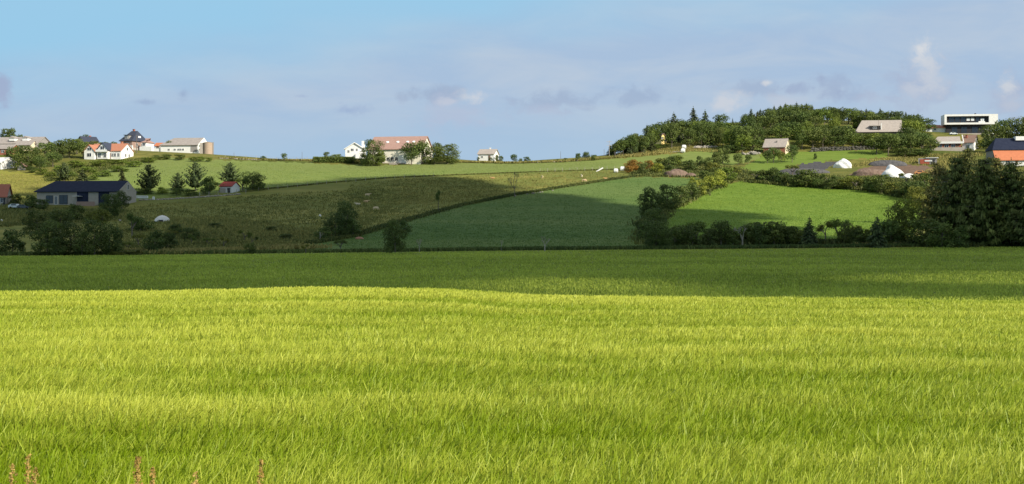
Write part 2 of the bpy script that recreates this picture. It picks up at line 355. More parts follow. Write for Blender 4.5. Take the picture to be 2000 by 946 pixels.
def bare_proto(seed=0, spread=.5, leaves=120, m=None, forks=5):
    rg = random.Random(seed); segs = []; tips = []
    def grow(p, d, l, r, lev):
        q = (p[0] + d[0] * l, p[1] + d[1] * l, p[2] + d[2] * l); segs.append((p, r, q, r * .65))
        if lev == 0: tips.append(q); return
        for k in range(rg.choice((2, 3)) if lev > 1 else 3):
            e = [d[0] + rg.gauss(0, spread), d[1] + rg.gauss(0, spread), d[2] + rg.gauss(.05, .25)]; n = math.sqrt(sum(x * x for x in e)); grow(q, [x / n for x in e], l * rg.uniform(.6, .8), r * .62, lev - 1)
    grow((0, 0, -.04), (0, 0, 1), .40 if forks == 5 else .2, .030, 4)
    v, f = tubes(segs, 5); v = np.array(v); mz = v[:, 2].max(); mx = np.abs(v[:, :2]).max(); v[:, 2] /= mz; v[:, :2] *= .5 / mx
    trunk = meshdata(mesh_obj('trunk', v, f, m or M_BARK))
    tp = np.array(tips); tp[:, 2] /= mz; tp[:, :2] *= .5 / mx
    c = tp[rng.integers(0, len(tp), leaves)] + rng.normal(size=(leaves, 3)) * (.03, .03, .03) * (2.2 if leaves > 400 else 1)
    v, f = cards(c, rng.normal(size=(leaves, 3)), rng.uniform(.012, .022, leaves) * (1.6 if leaves > 400 else 1))
    crown = meshdata(mesh_obj('crown', v, f, M_LEAF, tone=np.repeat(rng.uniform(.3, .7, leaves), 4)))
    return crown, trunk
PR = {
 'B': [broad_proto(seed=s, low=.12) for s in (1, 2, 3, 4)],                      # broadleaf tree
 'S': [broad_proto(seed=s, low=.0, lobes=17, leaf=.036, n=2300, full=.95) for s in (11, 12, 13, 14)],  # bush to the ground
 'BIG': [broad_proto(seed=s, low=.0, lobes=40, leaf=.020, n=9500, full=.9) for s in (21, 22, 23)],
 'C': [conifer_proto(seed=s) for s in (31, 32, 33)],                             # spruce
 'P': [conifer_proto(seed=s, levels=13, nb=8, droop=.05, upturn=.35, power=.75, low=.16, irr=.5, leaf=.034) for s in (41, 42)],   # broad pine
 'CBIG': [conifer_proto(seed=s, levels=26, nb=12, steps=15, leaf=.019, droop=-.05, upturn=.12, power=.55, irr=.5, blunt=.25, low=.03) for s in (51, 52, 53)],
 'X': [bare_proto(seed=s, leaves=90) for s in (61, 62)],
 'XP': [bare_proto(seed=s, m=M_PALE, leaves=40, forks=3, spread=.35) for s in (71, 72)],
 'XS': [bare_proto(seed=s, forks=3, leaves=1300, spread=.55) for s in (81, 82)],
}
NAME = {'B': 'broadleaf_tree', 'S': 'bush', 'BIG': 'broadleaf_tree', 'C': 'spruce_tree', 'P': 'pine_tree', 'CBIG': 'conifer_tree', 'X': 'thin_tree', 'XP': 'bare_shrub', 'XS': 'twiggy_shrub'}
CAT = {'B': 'tree', 'S': 'bush', 'BIG': 'tree', 'C': 'conifer', 'P': 'conifer', 'CBIG': 'conifer', 'X': 'tree', 'XP': 'shrub', 'XS': 'shrub'}
TINT = {'g': (1, 1, 1), 'd': (.84, .90, .88), 'dd': (.74, .80, .82), 'l': (1.35, 1.35, .9), 'y': (2.3, 2.0, 1.3), 'o': (1.45, 1.2, .9), 'r': (2.6, 1.05, .9), 'b': (2.2, 1.5, 1.4), 'n': (.85, .95, 1.1), 'e': (1.35, 1.08, .85), 'h': (1.15, 1.16, .9)}
cnt = [0]
def tree(kind, u, v, h, w, tint='g', label=None, group=None, back=0.0, jit=.12):
    cnt[0] += 1
    p = ground(u, v)
    if back:
        d = p.y + back; x = (u - 1000) / F * d; p = Vector((x, d, zxy(x, d)))
    vr = float(vtab(T_RIDGE, u))
    if v < vr - 1: h += vr - v
    d = p.y; hm = h * d / F; wm = w * d / F
    e = empty(NAME[kind], p, R.uniform(0, 6.28), label, CAT[kind], group); e.scale = (wm, wm, hm)
    cr, tr = R.choice(PR[kind])
    c = TINT[tint]; k = 1 + R.uniform(-jit, jit); k2 = 1 + R.uniform(-jit, jit) * .6
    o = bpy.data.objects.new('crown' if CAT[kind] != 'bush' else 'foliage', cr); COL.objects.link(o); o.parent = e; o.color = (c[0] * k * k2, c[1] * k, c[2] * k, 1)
    o = bpy.data.objects.new('trunk' if CAT[kind] != 'bush' else 'stem', tr); COL.objects.link(o); o.parent = e
    return e
def vn(x, y, sd, octs=3, per=256):
    """value noise, about -1..1"""
    r = np.random.default_rng(sd); o = np.zeros_like(x); a = 1.0; tot = 0
    for k in range(octs):
        g = r.uniform(-1, 1, (per, per)); xx = x * 2 ** k + 91.7 * k; yv = y * 2 ** k + 37.3 * k
        i = np.floor(xx).astype(int); j = np.floor(yv).astype(int); fx = xx - i; fy = yv - j; fx = fx * fx * (3 - 2 * fx); fy = fy * fy * (3 - 2 * fy)
        i %= per; j %= per; i1 = (i + 1) % per; j1 = (j + 1) % per
        o += a * ((g[i, j] * (1 - fx) + g[i1, j] * fx) * (1 - fy) + (g[i, j1] * (1 - fx) + g[i1, j1] * fx) * fy); tot += a; a *= .6
    return o / tot * 1.7
def tufts(name, pts, size, tone_rng, m, label, per=7, lean=.35, asp=2.4, cat='undergrowth', spread=.5, kind='stuff'):
    """one mass of upright leaf clumps: pts (n,3)"""
    n = len(pts); c = np.repeat(pts, per, 0) + rng.normal(size=(n * per, 3)) * (spread, spread, 0)
    sz = np.repeat(np.asarray(size) * np.ones(n), per) * rng.uniform(.6, 1.3, n * per)
    c[:, 2] += sz * .5
    nr = rng.normal(size=(n * per, 3)) * (1, 1, .3); up = None
    n_ = nr / np.linalg.norm(nr, axis=1, keepdims=True); upv = np.tile((0., 0., 1.), (n * per, 1)) + rng.normal(size=(n * per, 3)) * lean
    s = np.cross(n_, upv); s /= np.linalg.norm(s, axis=1, keepdims=True)
    v = np.stack([c - upv * sz[:, None] * .5 - s * sz[:, None] * .25, c - upv * sz[:, None] * .5 + s * sz[:, None] * .25, c + upv * sz[:, None] * .45 + s * sz[:, None] * .2, c + upv * sz[:, None] * .55 - s * sz[:, None] * .12], 1).reshape(-1, 3)
    t = np.clip(np.repeat(rng.uniform(*tone_rng, n) + .28 * vn(pts[:, 0] / 22, pts[:, 1] / 14, 77, 3), per) + rng.normal(size=n * per) * .1, 0, 1)
    o = mesh_obj(name, v, np.arange(n * per * 4).reshape(-1, 4), m, tone=np.repeat(t, 4)); return tag(o, label, cat, kind=kind)
def uv_pts(poly, n):
    a = np.array(poly); lo, hi_ = a.min(0), a.max(0); out = []
    while len(out) < n:
        q = rng.uniform(lo, hi_, (n, 2)); q = q[inpoly(q[:, 0], q[:, 1], poly)]; out += [ground(round(u / 4) * 4 + .0, v) + Vector(((u - round(u / 4) * 4) / F * 300, 0, 0)) for u, v in q[:n - len(out)]]
    return np.array([tuple(p) for p in out])
def line_pts(pl, n, jit=.6):
    pl = np.array(pl, float); sg = np.linalg.norm(np.diff(pl, axis=0), axis=1); cs = np.concatenate([[0], np.cumsum(sg)]); t = rng.uniform(0, cs[-1], n)
    us_ = np.interp(t, cs, pl[:, 0]); vs_ = np.interp(t, cs, pl[:, 1]); out = []
    for u, v in zip(us_, vs_):
        g = ground(round(u / 2) * 2, v); out.append((g.x + rng.normal() * jit + (u - round(u / 2) * 2) / F * 300, g.y + rng.normal() * jit, g.z))
    return np.array(out)
# ---------------------------------------------------------------- unseen cloud slabs added behind right of the viewer, outlines shaped to cast shade
SHADOW = P('-330,392 60,392 84,372 262,372 262,382 400,381 480,374 560,366 700,353 850,347 915,354 960,366 1010,382 1070,380 1130,392 1190,402 1235,412 1285,408 1330,412 1400,414 1470,428 1500,445 1560,462 1650,476 1760,480 1900,478 2050,474 2350,470 2350,536 1900,531 1650,542 1640,552 1950,558 2350,562 2350,600 1360,600 1330,560 1260,548 1100,544 980,550 900,560 860,600 -400,600')
def cloud_shadow(SHADOW=SHADOW, H0=330.0, thin=False, label='unseen low cloud slab outside the picture, its outline shaped to shade the low fields'):
    from mathutils.geometry import tessellate_polygon
    pts = []; uvs = []
    n = len(SHADOW)
    for i in range(n):
        a, b = SHADOW[i], SHADOW[(i + 1) % n]
        if a[1] >= 599 and b[1] >= 599: k = 2
        else: k = max(1, int(math.dist(a, b) / 14))
        for j in range(k):
            t = j / k; u = a[0] + (b[0] - a[0]) * t; v = a[1] + (b[1] - a[1]) * t
            if v >= 566: g = Vector(((u - 1000) / F * 92, 92, -4.9))
            else: g = ground(u, v + math.sin(u * .05) * 1.2, 92)
            pts.append(g); uvs.append(Vector((u, -v, 0)))
    rnd = random.Random(5)
    bm = bmesh.new()
    def up(g, h): t = (h - g.z) / L.z; return g + L * t
    lo = [bm.verts.new(up(g, H0)) for g in pts]; hi_ = [bm.verts.new(up(g, H0 + 26 + rnd.uniform(-3, 3))) for g in pts]
    m = len(pts)
    for a, b, c in tessellate_polygon([uvs]): bm.faces.new((lo[a], lo[b], lo[c])); bm.faces.new((hi_[c], hi_[b], hi_[a]))
    for i in range(m): bm.faces.new((lo[i], hi_[i], hi_[(i + 1) % m], lo[(i + 1) % m]))
    mids = [(lo[i].co + hi_[i].co) / 2 for i in range(m)]
    bmesh.ops.triangulate(bm, faces=bm.faces[:])
    # billows on the rim and top
    for i in range(0, m, 2):
        if thin or pts[i].y < 215: continue
        c = mids[i]
        r = rnd.uniform(5, 9)
        bmesh.ops.create_icosphere(bm, subdivisions=2, radius=r, matrix=Matrix.Translation(c) @ Matrix.Diagonal((1.0, .55, .8, 1)))
    me = bpy.data.meshes.new('cloud'); bm.to_mesh(me); bm.free(); me.polygons.foreach_set('use_smooth', [True] * len(me.polygons))
    me.materials.append(mat('shade_cloud_white', (.8, .8, .82), rough=1))
    if thin:
        t = me.materials[0].node_tree; o_ = next(n for n in t.nodes if n.type == 'OUTPUT_MATERIAL'); s_ = o_.inputs[0].links[0].from_socket; tp = N(t, 'ShaderNodeBsdfTransparent')
        t.links.new(N(t, 'ShaderNodeMixShader', ins={0: .42, 1: tp.outputs[0], 2: s_}).outputs[0], o_.inputs[0])
    o = bpy.data.objects.new('cloud', me); COL.objects.link(o)  # out-of-view slab, sheared along the sun so its outline falls as shade
    tag(o, label, 'cloud')
cloud_shadow()
cloud_shadow(P('840,600 880,552 1000,538 1120,534 1300,540 1380,600'), 300.0, True, 'unseen see-through cloud slab added to half shade the near edge of the lower field')  # unseen wisp added to dim the lit gap in the shadow
cloud_shadow(P('1560,600 1600,536 1950,526 2350,526 2350,600'), 300.0, True, 'second unseen see-through cloud slab added to half shade the right of the lower field')  # another unseen wisp, added for partial shade at the right

# ---------------------------------------------------------------- barley
M_BAR = bpy.data.materials.new('barley'); M_BAR.use_nodes = True
t = M_BAR.node_tree; t.nodes.clear()
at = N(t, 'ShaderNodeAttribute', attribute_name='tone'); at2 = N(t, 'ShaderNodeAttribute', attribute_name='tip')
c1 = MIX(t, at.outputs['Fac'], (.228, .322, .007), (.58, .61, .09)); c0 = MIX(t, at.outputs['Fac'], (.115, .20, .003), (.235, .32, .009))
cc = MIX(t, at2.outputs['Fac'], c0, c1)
pb = N(t, 'ShaderNodeBsdfPrincipled', ins={'Base Color': cc, 'Roughness': .5, 'Specular IOR Level': .3}); tr = N(t, 'ShaderNodeBsdfTranslucent', ins={0: cc})
ms = N(t, 'ShaderNodeMixShader', ins={0: .38, 1: pb.outputs[0], 2: tr.outputs[0]}); N(t, 'ShaderNodeOutputMaterial', ins={0: ms.outputs[0]})
def fbm(x, y, sd, octs=4):
    r = np.random.default_rng(sd); o = np.zeros_like(x); a = 1
    for k in range(octs):
        for j in range(4):
            th = r.uniform(0, 6.283); w = 2 ** k * r.uniform(.7, 1.4); o += a * np.sin(x * w * math.cos(th) + y * w * math.sin(th) + r.uniform(0, 6.28) + .8 * np.sin(y * w * .6 + j)) * .5
        a *= .6
    return o / 2
def barley(nb=1350000):
    tt = rng.uniform(0, 1, nb); a, b, e = 6.2, 56.0, .5
    d = (a ** e + (b ** e - a ** e) * tt) ** (1 / e)
    x = rng.uniform(-1, 1, nb) * (.455 * d + 4.5); u = np.clip(1000 + F * x / d, -270, 2270)
    kn = np.arange(-280, 2290, 20); dg = np.linspace(6, 60, 140); G = np.array([zat(k, dg) for k in kn])
    ui = (u + 280) / 20; i0 = ui.astype(int); fu_ = ui - i0; di = (d - 6) / (54 / 139); j0 = np.clip(di.astype(int), 0, 138); fd = di - j0
    g = (G[i0, j0] * (1 - fu_) + G[i0 + 1, j0] * fu_) * (1 - fd) + (G[i0, j0 + 1] * (1 - fu_) + G[i0 + 1, j0 + 1] * fu_) * fd
    wx = x + .6 * vn(x * .4, d * .4, 31, 2)
    pat = vn(wx * .55, d * .9, 3); pat2 = vn(x * 2.6, d * 3.2, 5, 2); row = vn(wx * .16 + .05 * d, (d + .25 * x * .1) * 1.0, 9, 3)
    pat3 = vn(x * .09, d * .22, 19, 3); ld = np.log(d) * 26; streak = vn(x * 5 / d, ld + x * .8 / d, 23, 3)
    h = .74 + .030 * pat + .030 * pat2 + .045 * row + .03 * pat3 + .035 * streak + rng.normal(size=nb) * np.clip(.05 - .0006 * d, .018, .05)
    lean_x = .09 + .04 * pat + rng.normal(size=nb) * .09; lean_y = -.02 + rng.normal(size=nb) * .11
    w = (.0021 + .00028 * d) * rng.uniform(.7, 1.4, nb)
    th = rng.uniform(0, math.pi, nb) * .8 - .4 * math.pi * .6; ax = np.cos(th); ay = np.sin(th)
    tone = np.clip(.42 + .0035 * (d - 18) + .12 * pat + .08 * pat2 + .22 * row + .22 * pat3 + .30 * streak + rng.normal(size=nb) * .17, 0, 1)
    lv = [(.45, .05, .8), (.80, .5, 1.1), (1.0, 1.15, .3)]
    v = np.zeros((nb, 6, 3), np.float32); tip = np.zeros((nb, 6), np.float32)
    for k, (q, ln, ww) in enumerate(lv):
        cx = x + lean_x * ln; cy = d + lean_y * ln; cz = g + h * q - (0.02 + .5 * np.abs(lean_x) * .3) * (ln > 1)
        v[:, 2 * k] = np.stack([cx - ax * w * ww, cy - ay * w * ww, cz], 1); v[:, 2 * k + 1] = np.stack([cx + ax * w * ww, cy + ay * w * ww, cz], 1)
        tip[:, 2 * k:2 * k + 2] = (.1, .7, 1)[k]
    f = np.arange(nb)[:, None] * 6; f = np.concatenate([f + np.array([[0, 1, 3, 2]]), f + np.array([[2, 3, 5, 4]])])
    o = mesh_obj('barley_crop', v.reshape(-1, 3), f, M_BAR, tone=np.repeat(tone, 6))
    at = o.data.attributes.new('tip', 'FLOAT', 'POINT'); at.data.foreach_set('value', tip.ravel())
    tag(o, 'sunlit yellow-green barley filling the foreground', 'barley', kind='stuff')
barley()

# dock stalks with rusty seed heads at the lower left corner
M_DOCK = mat('dock_seed', (.34, .21, .05), (.50, .36, .11), scale=20, rough=.8, trans=.2); M_DST = mat('dock_stem', (.30, .24, .07), (.38, .30, .10), scale=9, rough=.8)
def dock(u, v, lean, label, sc=1.0, d=7.6):
    x = (u - 1000) / F * d; g = float(zat(u, d)); zt = -(v - YH) / F * d; hh = zt - g
    e = empty('dock_plant', (x, d, g), 0, label, 'dock stalk', 'dock stalks at the lower left')
    st = [(0, 0, 0), (lean * .3, 0, hh * .55), (lean, 0, hh * .98)]
    vs, fs = tubes([(st[0], .006, st[1], .005), (st[1], .005, st[2], .0025)], 6); mesh_obj('stem', vs, fs, M_DST, e)
    n = int(300 * sc); q = rng.uniform(.62, 1, n) ** .9
    c = np.stack([lean * np.interp(q, [.55, .98], [.3, 1]) + rng.normal(size=n) * .014 * (1.12 - q) * 3.2, rng.normal(size=n) * .013, hh * q], 1)
    vv, ff = cards(c, rng.normal(size=(n, 3)), rng.uniform(.004, .010, n)); mesh_obj('seed_head', vv, ff, M_DOCK, e)
for a in [(13, 908, .03, 'rusty dock stalk in the extreme lower left corner'), (55, 888, .00, 'tallest rusty dock stalk near the left edge'), (72, 912, -.01, 'short dock stalk right beside the tallest one'),
          (262, 892, .02, 'broad reddish dock stalk, the thickest seed head of the row', 1.9), (305, 912, -.02, 'thin dock stalk just right of the thick reddish one'), (372, 922, .03, 'shortest faint dock stalk, barely above the picture edge', .6), (478, 898, .09, 'slanting dock stalk, rightmost of the rusty ones', .9)]:
    dock(*a)

# ---------------------------------------------------------------- buildings
def M1(n, c, c2=None, **k):
    k.setdefault('rough', .75); return mat(n, c, c2 or tuple(x * .86 for x in c), scale=k.pop('scale', 1.5), **k)
WHITE = M1('white_render', (.80, .79, .76)); CREAM = M1('cream_render', (.72, .62, .45)); BEIGE = M1('beige_render', (.42, .37, .31)); GREYW = M1('grey_wall', (.30, .28, .26))
BRICK = M1('red_brick', (.36, .13, .08), (.28, .10, .07), scale=4); REDW = M1('red_boards', (.40, .10, .06)); BROWNB = M1('brown_brick', (.26, .19, .16), (.34, .22, .17), scale=3)
TILE = M1('orange_tile', (.48, .21, .125), (.38, .16, .10), scale=3); TILER = M1('terracotta_tile', (.33, .20, .165), (.40, .255, .21), scale=2); SLATE = M1('dark_slate', (.035, .042, .065), (.05, .058, .085), scale=2, rough=.5); BLUER = M1('blue_black_roof', (.020, .026, .05), (.028, .035, .062), scale=1, rough=.85, spec=.1)
GREYR = M1('weathered_grey_roof', (.36, .32, .29), (.27, .24, .22), scale=1.2); BEIGER = M1('beige_roof', (.40, .35, .31), (.33, .29, .26), scale=1.2); BROWNR = M1('brown_roof', (.26, .17, .13), (.21, .14, .11), scale=2); ORANGE = M1('orange_roof', (.54, .19, .09), (.46, .16, .08), scale=1); REDROOF = M1('red_roof', (.30, .05, .04))
GLASS = mat('window_glass', (.02, .025, .035), rough=.12, spec=.6); WFR = M1('white_frame', (.78, .78, .76)); DARKF = M1('dark_frame', (.05, .05, .055)); CONC = M1('concrete', (.42, .38, .33), (.34, .30, .26), scale=1); TANC = M1('tan_silo', (.42, .32, .24), (.35, .26, .19), scale=2); DOORM = M1('door_paint', (.20, .13, .09)); BLK = M1('black_cladding', (.025, .025, .03))
SKYL = mat('skylight_glass', (.75, .77, .78), rough=.3)
def bmobj(name, bm, m, parent=None):
    bmesh.ops.recalc_face_normals(bm, faces=bm.faces[:])
    me = bpy.data.meshes.new(name); bm.to_mesh(me); bm.free(); me.materials.append(m)
    o = bpy.data.objects.new(name, me); COL.objects.link(o)
    if parent is not None: o.parent = parent
    return o
def bx(bm, x0, x1, y0, y1, z0, z1):
    v = [bm.verts.new((x, y, z)) for x in (x0, x1) for y in (y0, y1) for z in (z0, z1)]
    for f in ((0, 1, 3, 2), (4, 6, 7, 5), (0, 4, 5, 1), (2, 3, 7, 6), (0, 2, 6, 4), (1, 5, 7, 3)): bm.faces.new([v[i] for i in f])
def part(name, root, m, *boxes, bev=0):
    bm = bmesh.new()
    for b in boxes: bx(bm, *b)
    if bev: bmesh.ops.bevel(bm, geom=bm.edges[:], offset=bev, segments=1, affect='EDGES')
    return bmobj(name, bm, m, root)
def prism(bm, prof, a0, a1, axis='x'):
    A = [bm.verts.new((a0, p[0], p[1]) if axis == 'x' else (p[0], a0, p[1])) for p in prof]; B = [bm.verts.new((a1, p[0], p[1]) if axis == 'x' else (p[0], a1, p[1])) for p in prof]
    bm.faces.new(A); bm.faces.new(B[::-1]); n = len(prof)
    for i in range(n): bm.faces.new((A[i], B[i], B[(i + 1) % n], A[(i + 1) % n]))
def gable_body(root, w, dp, h, rh, wm, rm, hip=0.0, over=.4, hipl=None, name='wall', y0=None, x0=None, rname='roof', base=-2.0, rt=.18):
    """ridge along local x"""
    x0 = -w / 2 if x0 is None else x0; y0 = -dp / 2 if y0 is None else y0; x1 = x0 + w; y1 = y0 + dp; ym = (y0 + y1) / 2
    bm = bmesh.new()
    hl = hip if hipl is None else hipl
    el = e0 = over; er = over
    if hip == 0: er = -.02
    if hl == 0: el = -.02
    if hip or hl: prism(bm, [(y0, base), (y1, base), (y1, h), (y0, h)], x0, x1)
    else: prism(bm, [(y0, base), (y1, base), (y1, h), (ym, h + rh - .02), (y0, h)], x0, x1)
    wall = bmobj(name, bm, wm, root)
    bm = bmesh.new(); k = rh / (dp / 2); e = over
    za = h - e * k + .03
    if hip or hl:
        for dz in (0,):
            v = [bm.verts.new(p) for p in ((x0 - el, y0 - e, za), (x1 + er, y0 - e, za), (x1 + er, y1 + e, za), (x0 - el, y1 + e, za), (x0 + hl - (el if hl == 0 else 0), ym, h + rh), (x1 - hip + (er if hip == 0 else 0), ym, h + rh),
                                          (x0 - el, y0 - e, za - rt), (x1 + er, y0 - e, za - rt), (x1 + er, y1 + e, za - rt), (x0 - el, y1 + e, za - rt))]
        for f in ((0, 1, 5, 4), (2, 3, 4, 5), (1, 2, 5), (3, 0, 4), (6, 7, 1, 0), (7, 8, 2, 1), (8, 9, 3, 2), (9, 6, 0, 3), (9, 8, 7, 6)): bm.faces.new([v[i] for i in f])
    else:
        prism(bm, [(y0 - e, za), (ym, h + rh + .03), (y1 + e, za), (y1 + e, za + rt), (ym, h + rh + rt + .03), (y0 - e, za + rt)], x0 - e, x1 + e)
    roof = bmobj(rname, bm, rm, root)
    return wall, roof
def window(root, x, y, z, w, h, face='f', frame=WFR, name='window', pane=GLASS, bars=1):
    """window on the front (f, towards local -y at y) or right (r, at local x)"""
    bm = bmesh.new(); t = .07; fr = []
    def b(a0, a1, z0, z1):
        if face == 'f': bx(bm, x + a0, x + a1, y - .08, y - .003, z + z0, z + z1)
        elif face == 'l': bx(bm, x - .08, x - .003, y + a0, y + a1, z + z0, z + z1)
        else: bx(bm, x + .003, x + .08, y + a0, y + a1, z + z0, z + z1)
    b(-w / 2, w / 2, h - t, h); b(-w / 2, w / 2, 0, t); b(-w / 2, -w / 2 + t, t, h - t); b(w / 2 - t, w / 2, t, h - t)
    if bars: b(-t / 2, t / 2, t, h - t)
    o = bmobj(name, bm, frame, root)
    bm = bmesh.new()
    if face == 'f': bx(bm, x - w / 2 + t, x + w / 2 - t, y - .045, y - .006, z + t, z + h - t)
    elif face == 'l': bx(bm, x - .045, x - .006, y - w / 2 + t, y + w / 2 - t, z + t, z + h - t)
    else: bx(bm, x + .006, x + .045, y - w / 2 + t, y + w / 2 - t, z + t, z + h - t)
    bmobj('pane', bm, pane, o); return o
def door(root, x, y, w=1.0, h=2.1, z=0.02, m=DOORM):
    o = part('door', root, m, (x - w / 2, x + w / 2, y - .07, y - .003, z, z + h)); part('handle', o, WFR, (x + w * .3, x + w * .42, y - .12, y - .073, z + 1, z + 1.06)); return o
def chimney(roof, x, y, z0, z1, m=BRICK, s=.35):
    return part('chimney', roof, m, (x - s, x + s, y - s, y + s, z0, z1), (x - s - .08, x + s + .08, y - s - .08, y + s + .08, z1 + .005, z1 + .12))
def bld(name, u, v, wpx, dp, rot, label, cat='house', group=None, back=0, dmin=96, dz=0.0):
    """Empty at the middle of the building; front bottom at photo (u,v). returns root, width in m, metres per pixel"""
    g = ground(u, v, dmin); d = g.y + back; m = d / F; r = math.radians(rot)
    w = (wpx * m - dp * abs(math.sin(r))) / math.cos(r)
    cx = (u - 1000) / F * (d + dp / 2); z = -(v - YH) / F * d + dz
    return empty(name, (cx, d + dp / 2, z), r, label, cat, group), w, m

# farm complex at the left edge
e, w, m = bld('farmhouse', 38, 292, 118, 11, -12, 'long low farmhouse with weathered beige roof and two small white gables at the left edge')
wl, rf = gable_body(e, w, 11, 2.2, 2.6, GREYW, GREYR)
for x in (-w * .02, w * .24):
    o = part('dormer', rf, WHITE, (x - 1.1, x + 1.1, -4.6, -1.5, 3.3, 4.3)); bm = bmesh.new(); prism(bm, [(x - 1.4, 4.32), (x + 1.4, 4.32), (x, 5.1)], -4.8, -1.2, 'y'); bmobj('dormer_roof', bm, GREYR, rf)
for x in (-w * .35, -w * .2, -w * .05, w * .1): window(e, x, -5.5, .9, 1.2, 1.1)
door(e, -w * .27, -5.5)
gable_body(e, 6, 5, 1.5, 1.5, CREAM, GREYR, name='annex_wall', rname='annex_roof', x0=w * .18, y0=-8.5); window(e, w * .25, -8.5, .5, 1.2, .8)
e, w, m = bld('farm_outbuilding', 15, 303, 40, 7, -10, 'red brick outbuilding low among the trees below the long beige roof', 'outbuilding')
gable_body(e, w, 7, 2.3, 1.6, BRICK, GREYR); window(e, 0, -3.5, .8, 1.2, 1); door(e, 2, -3.5)
e, w, m = bld('house', 172, 289, 42, 6, 38, 'house with pale gable and dark roof half sunk in the trees on the left skyline')
wl, rf = gable_body(e, w, 6, 2.4, 1.9, CREAM, SLATE); chimney(rf, 1, .6, 3.6, 4.8); window(e, -w / 2, 0, 2.2, .9, .9, 'l'); window(e, 0, -3, 1, 1.2, 1.0)
e, w, m = bld('white_barn_cottage', 2, 331, 52, 8, -20, 'bright white shed at the left edge above the yellow meadow', 'shed')
gable_body(e, w, 8, 2.2, 1.8, WHITE, WHITE); window(e, -w * .2, -4, .8, .9, .8); door(e, w * .2, -4)
e, w, m = bld('garden_shed', 46, 333, 13, 3.4, 0, 'tiny brown shed with a pointed gable beside the bright white shed', 'shed')
e.rotation_euler.z = math.radians(78); gable_body(e, 3.0, 2.6, 1.4, 1.2, GREYW, BROWNR); door(e, 0, -1.3, .8, 1.3)

# white villa with the orange tiled roof
e, w, m = bld('white_villa', 217, 311, 80, 9, -14, 'white villa with orange tiled roof, central pointed dormer and porch on the left hillside')
wl, rf = gable_body(e, w, 9, 2.9, 2.7, WHITE, TILE, over=.3); chimney(rf, w * .30, .8, 4.9, 6.4, TILE)
f_ = -4.5
bm = bmesh.new(); prism(bm, [(-2.1, 0), (2.1, 0), (2.1, 3.2), (0, 5.6), (-2.1, 3.2)], f_ - 1.6, 0, 'y'); dm = bmobj('porch_gable', bm, WHITE, e)
bm = bmesh.new(); prism(bm, [(-2.5, 2.95), (0, 5.78), (2.5, 2.95), (2.5, 3.15), (0, 6.0), (-2.5, 3.15)], f_ - 1.9, .2, 'y'); bmobj('porch_roof', bm, SLATE, e)
window(dm, 0, f_ - 1.6, 3.1, 1.6, 1.5); window(dm, -1.1, f_ - 1.6, .5, 1.2, 1.6); window(dm, 1.1, f_ - 1.6, .5, 1.2, 1.6)
part('balcony', e, WFR, (-2.2, 2.2, f_ - 2.6, f_ - 1.62, 2.5, 2.62), (-2.2, 2.2, f_ - 2.6, f_ - 2.5, 2.63, 3.3))
bm = bmesh.new(); prism(bm, [(-w / 2 - .3, -1), (-w / 2 + 3.8, -1), (-w / 2 + 3.8, 2.9), (-w / 2 + 1.75, 4.9), (-w / 2 - .3, 2.9)], f_ - 2.4, 0, 'y'); gw = bmobj('side_wing', bm, WHITE, e)
window(gw, -w / 2 + 1.75, f_ - 2.4, .8, 1.8, 1.3); window(gw, -w / 2 + 1.75, f_ - 2.4, 3.0, 1.6, 1.1)
bm = bmesh.new(); a = -w / 2 + 1.75; prism(bm, [(a - 2.5, 2.45), (a, 5.0), (a + 2.5, 2.45), (a + 2.5, 2.65), (a, 5.2), (a - 2.5, 2.65)], f_ - 2.7, .2, 'y'); bmobj('wing_roof', bm, TILE, e)
for x in (w * .24, w * .32, w * .43): window(e, x, f_, .8, .95, 1.3)
window(e, w / 2, -1.2, .8, 1.1, 1.2, 'r'); window(e, w / 2, 1.3, .8, 1.1, 1.2, 'r'); window(e, w / 2, 0, 3.2, 1.1, 1.1, 'r'); door(e, w * .15, f_)

# dark roofed brick house
e, w, m = bld('brick_house', 261, 291, 44, 9, -24, 'tall brown brick house with dark blue slate roof and white dormer above the orange-roofed villa')
wl, rf = gable_body(e, w, 9, 3.6, 3.7, BROWNB, SLATE, hipl=1.8, hip=.9, over=.5)
o = part('dormer', rf, GREYW, (-1.0, 1.0, -4.3, -1, 3.5, 5.4)); window(o, 0, -4.3, 4.1, 1.2, 1.1); part('dormer_roof', rf, SLATE, (-1.3, 1.3, -4.6, -.8, 5.41, 5.6))
window(e, .6, -4.5, 1.2, 1.3, 1.3); window(e, -2.2, -4.5, 1.2, 1.0, 1.2)
for y in (-1.6, 1.6): window(e, w / 2, y, 1.0, 1.1, 1.3, 'r'); 
window(e, w / 2 + .004, 0, 4.0, 1.6, 1.2, 'r', pane=SKYL)
part('garden_wall', e, WHITE, (-1.5, w / 2 + 3, -8, -7.6, -1.5, 1.1)); part('terrace', e, CONC, (-1.5, w / 2 + 3, -7.59, -4.52, -1.5, .25)); chimney(rf, -.5, .8, 6.2, 8.0)
e, w, m = bld('annex_house', 289, 290, 16, 6, -15, 'small white bungalow with reddish pyramid roof right of the dark slate roof')
wl, rf = gable_body(e, w, 6, 2.6, 1.5, WHITE, TILER, hip=2.2, over=.4); window(e, 0, -3, 1, 1.2, 1); part('terrace_wall', e, WHITE, (-w / 2, w / 2 + 3.5, -5, -4.7, -1.5, .6))
e, w, m = bld('red_shed', 312, 291, 14, 4, -10, 'small shed with bright orange roof left of the long white barn', 'shed')
gable_body(e, w, 4, 1.2, 1.1, WHITE, ORANGE); door(e, 0, -2, .9, 1.1)

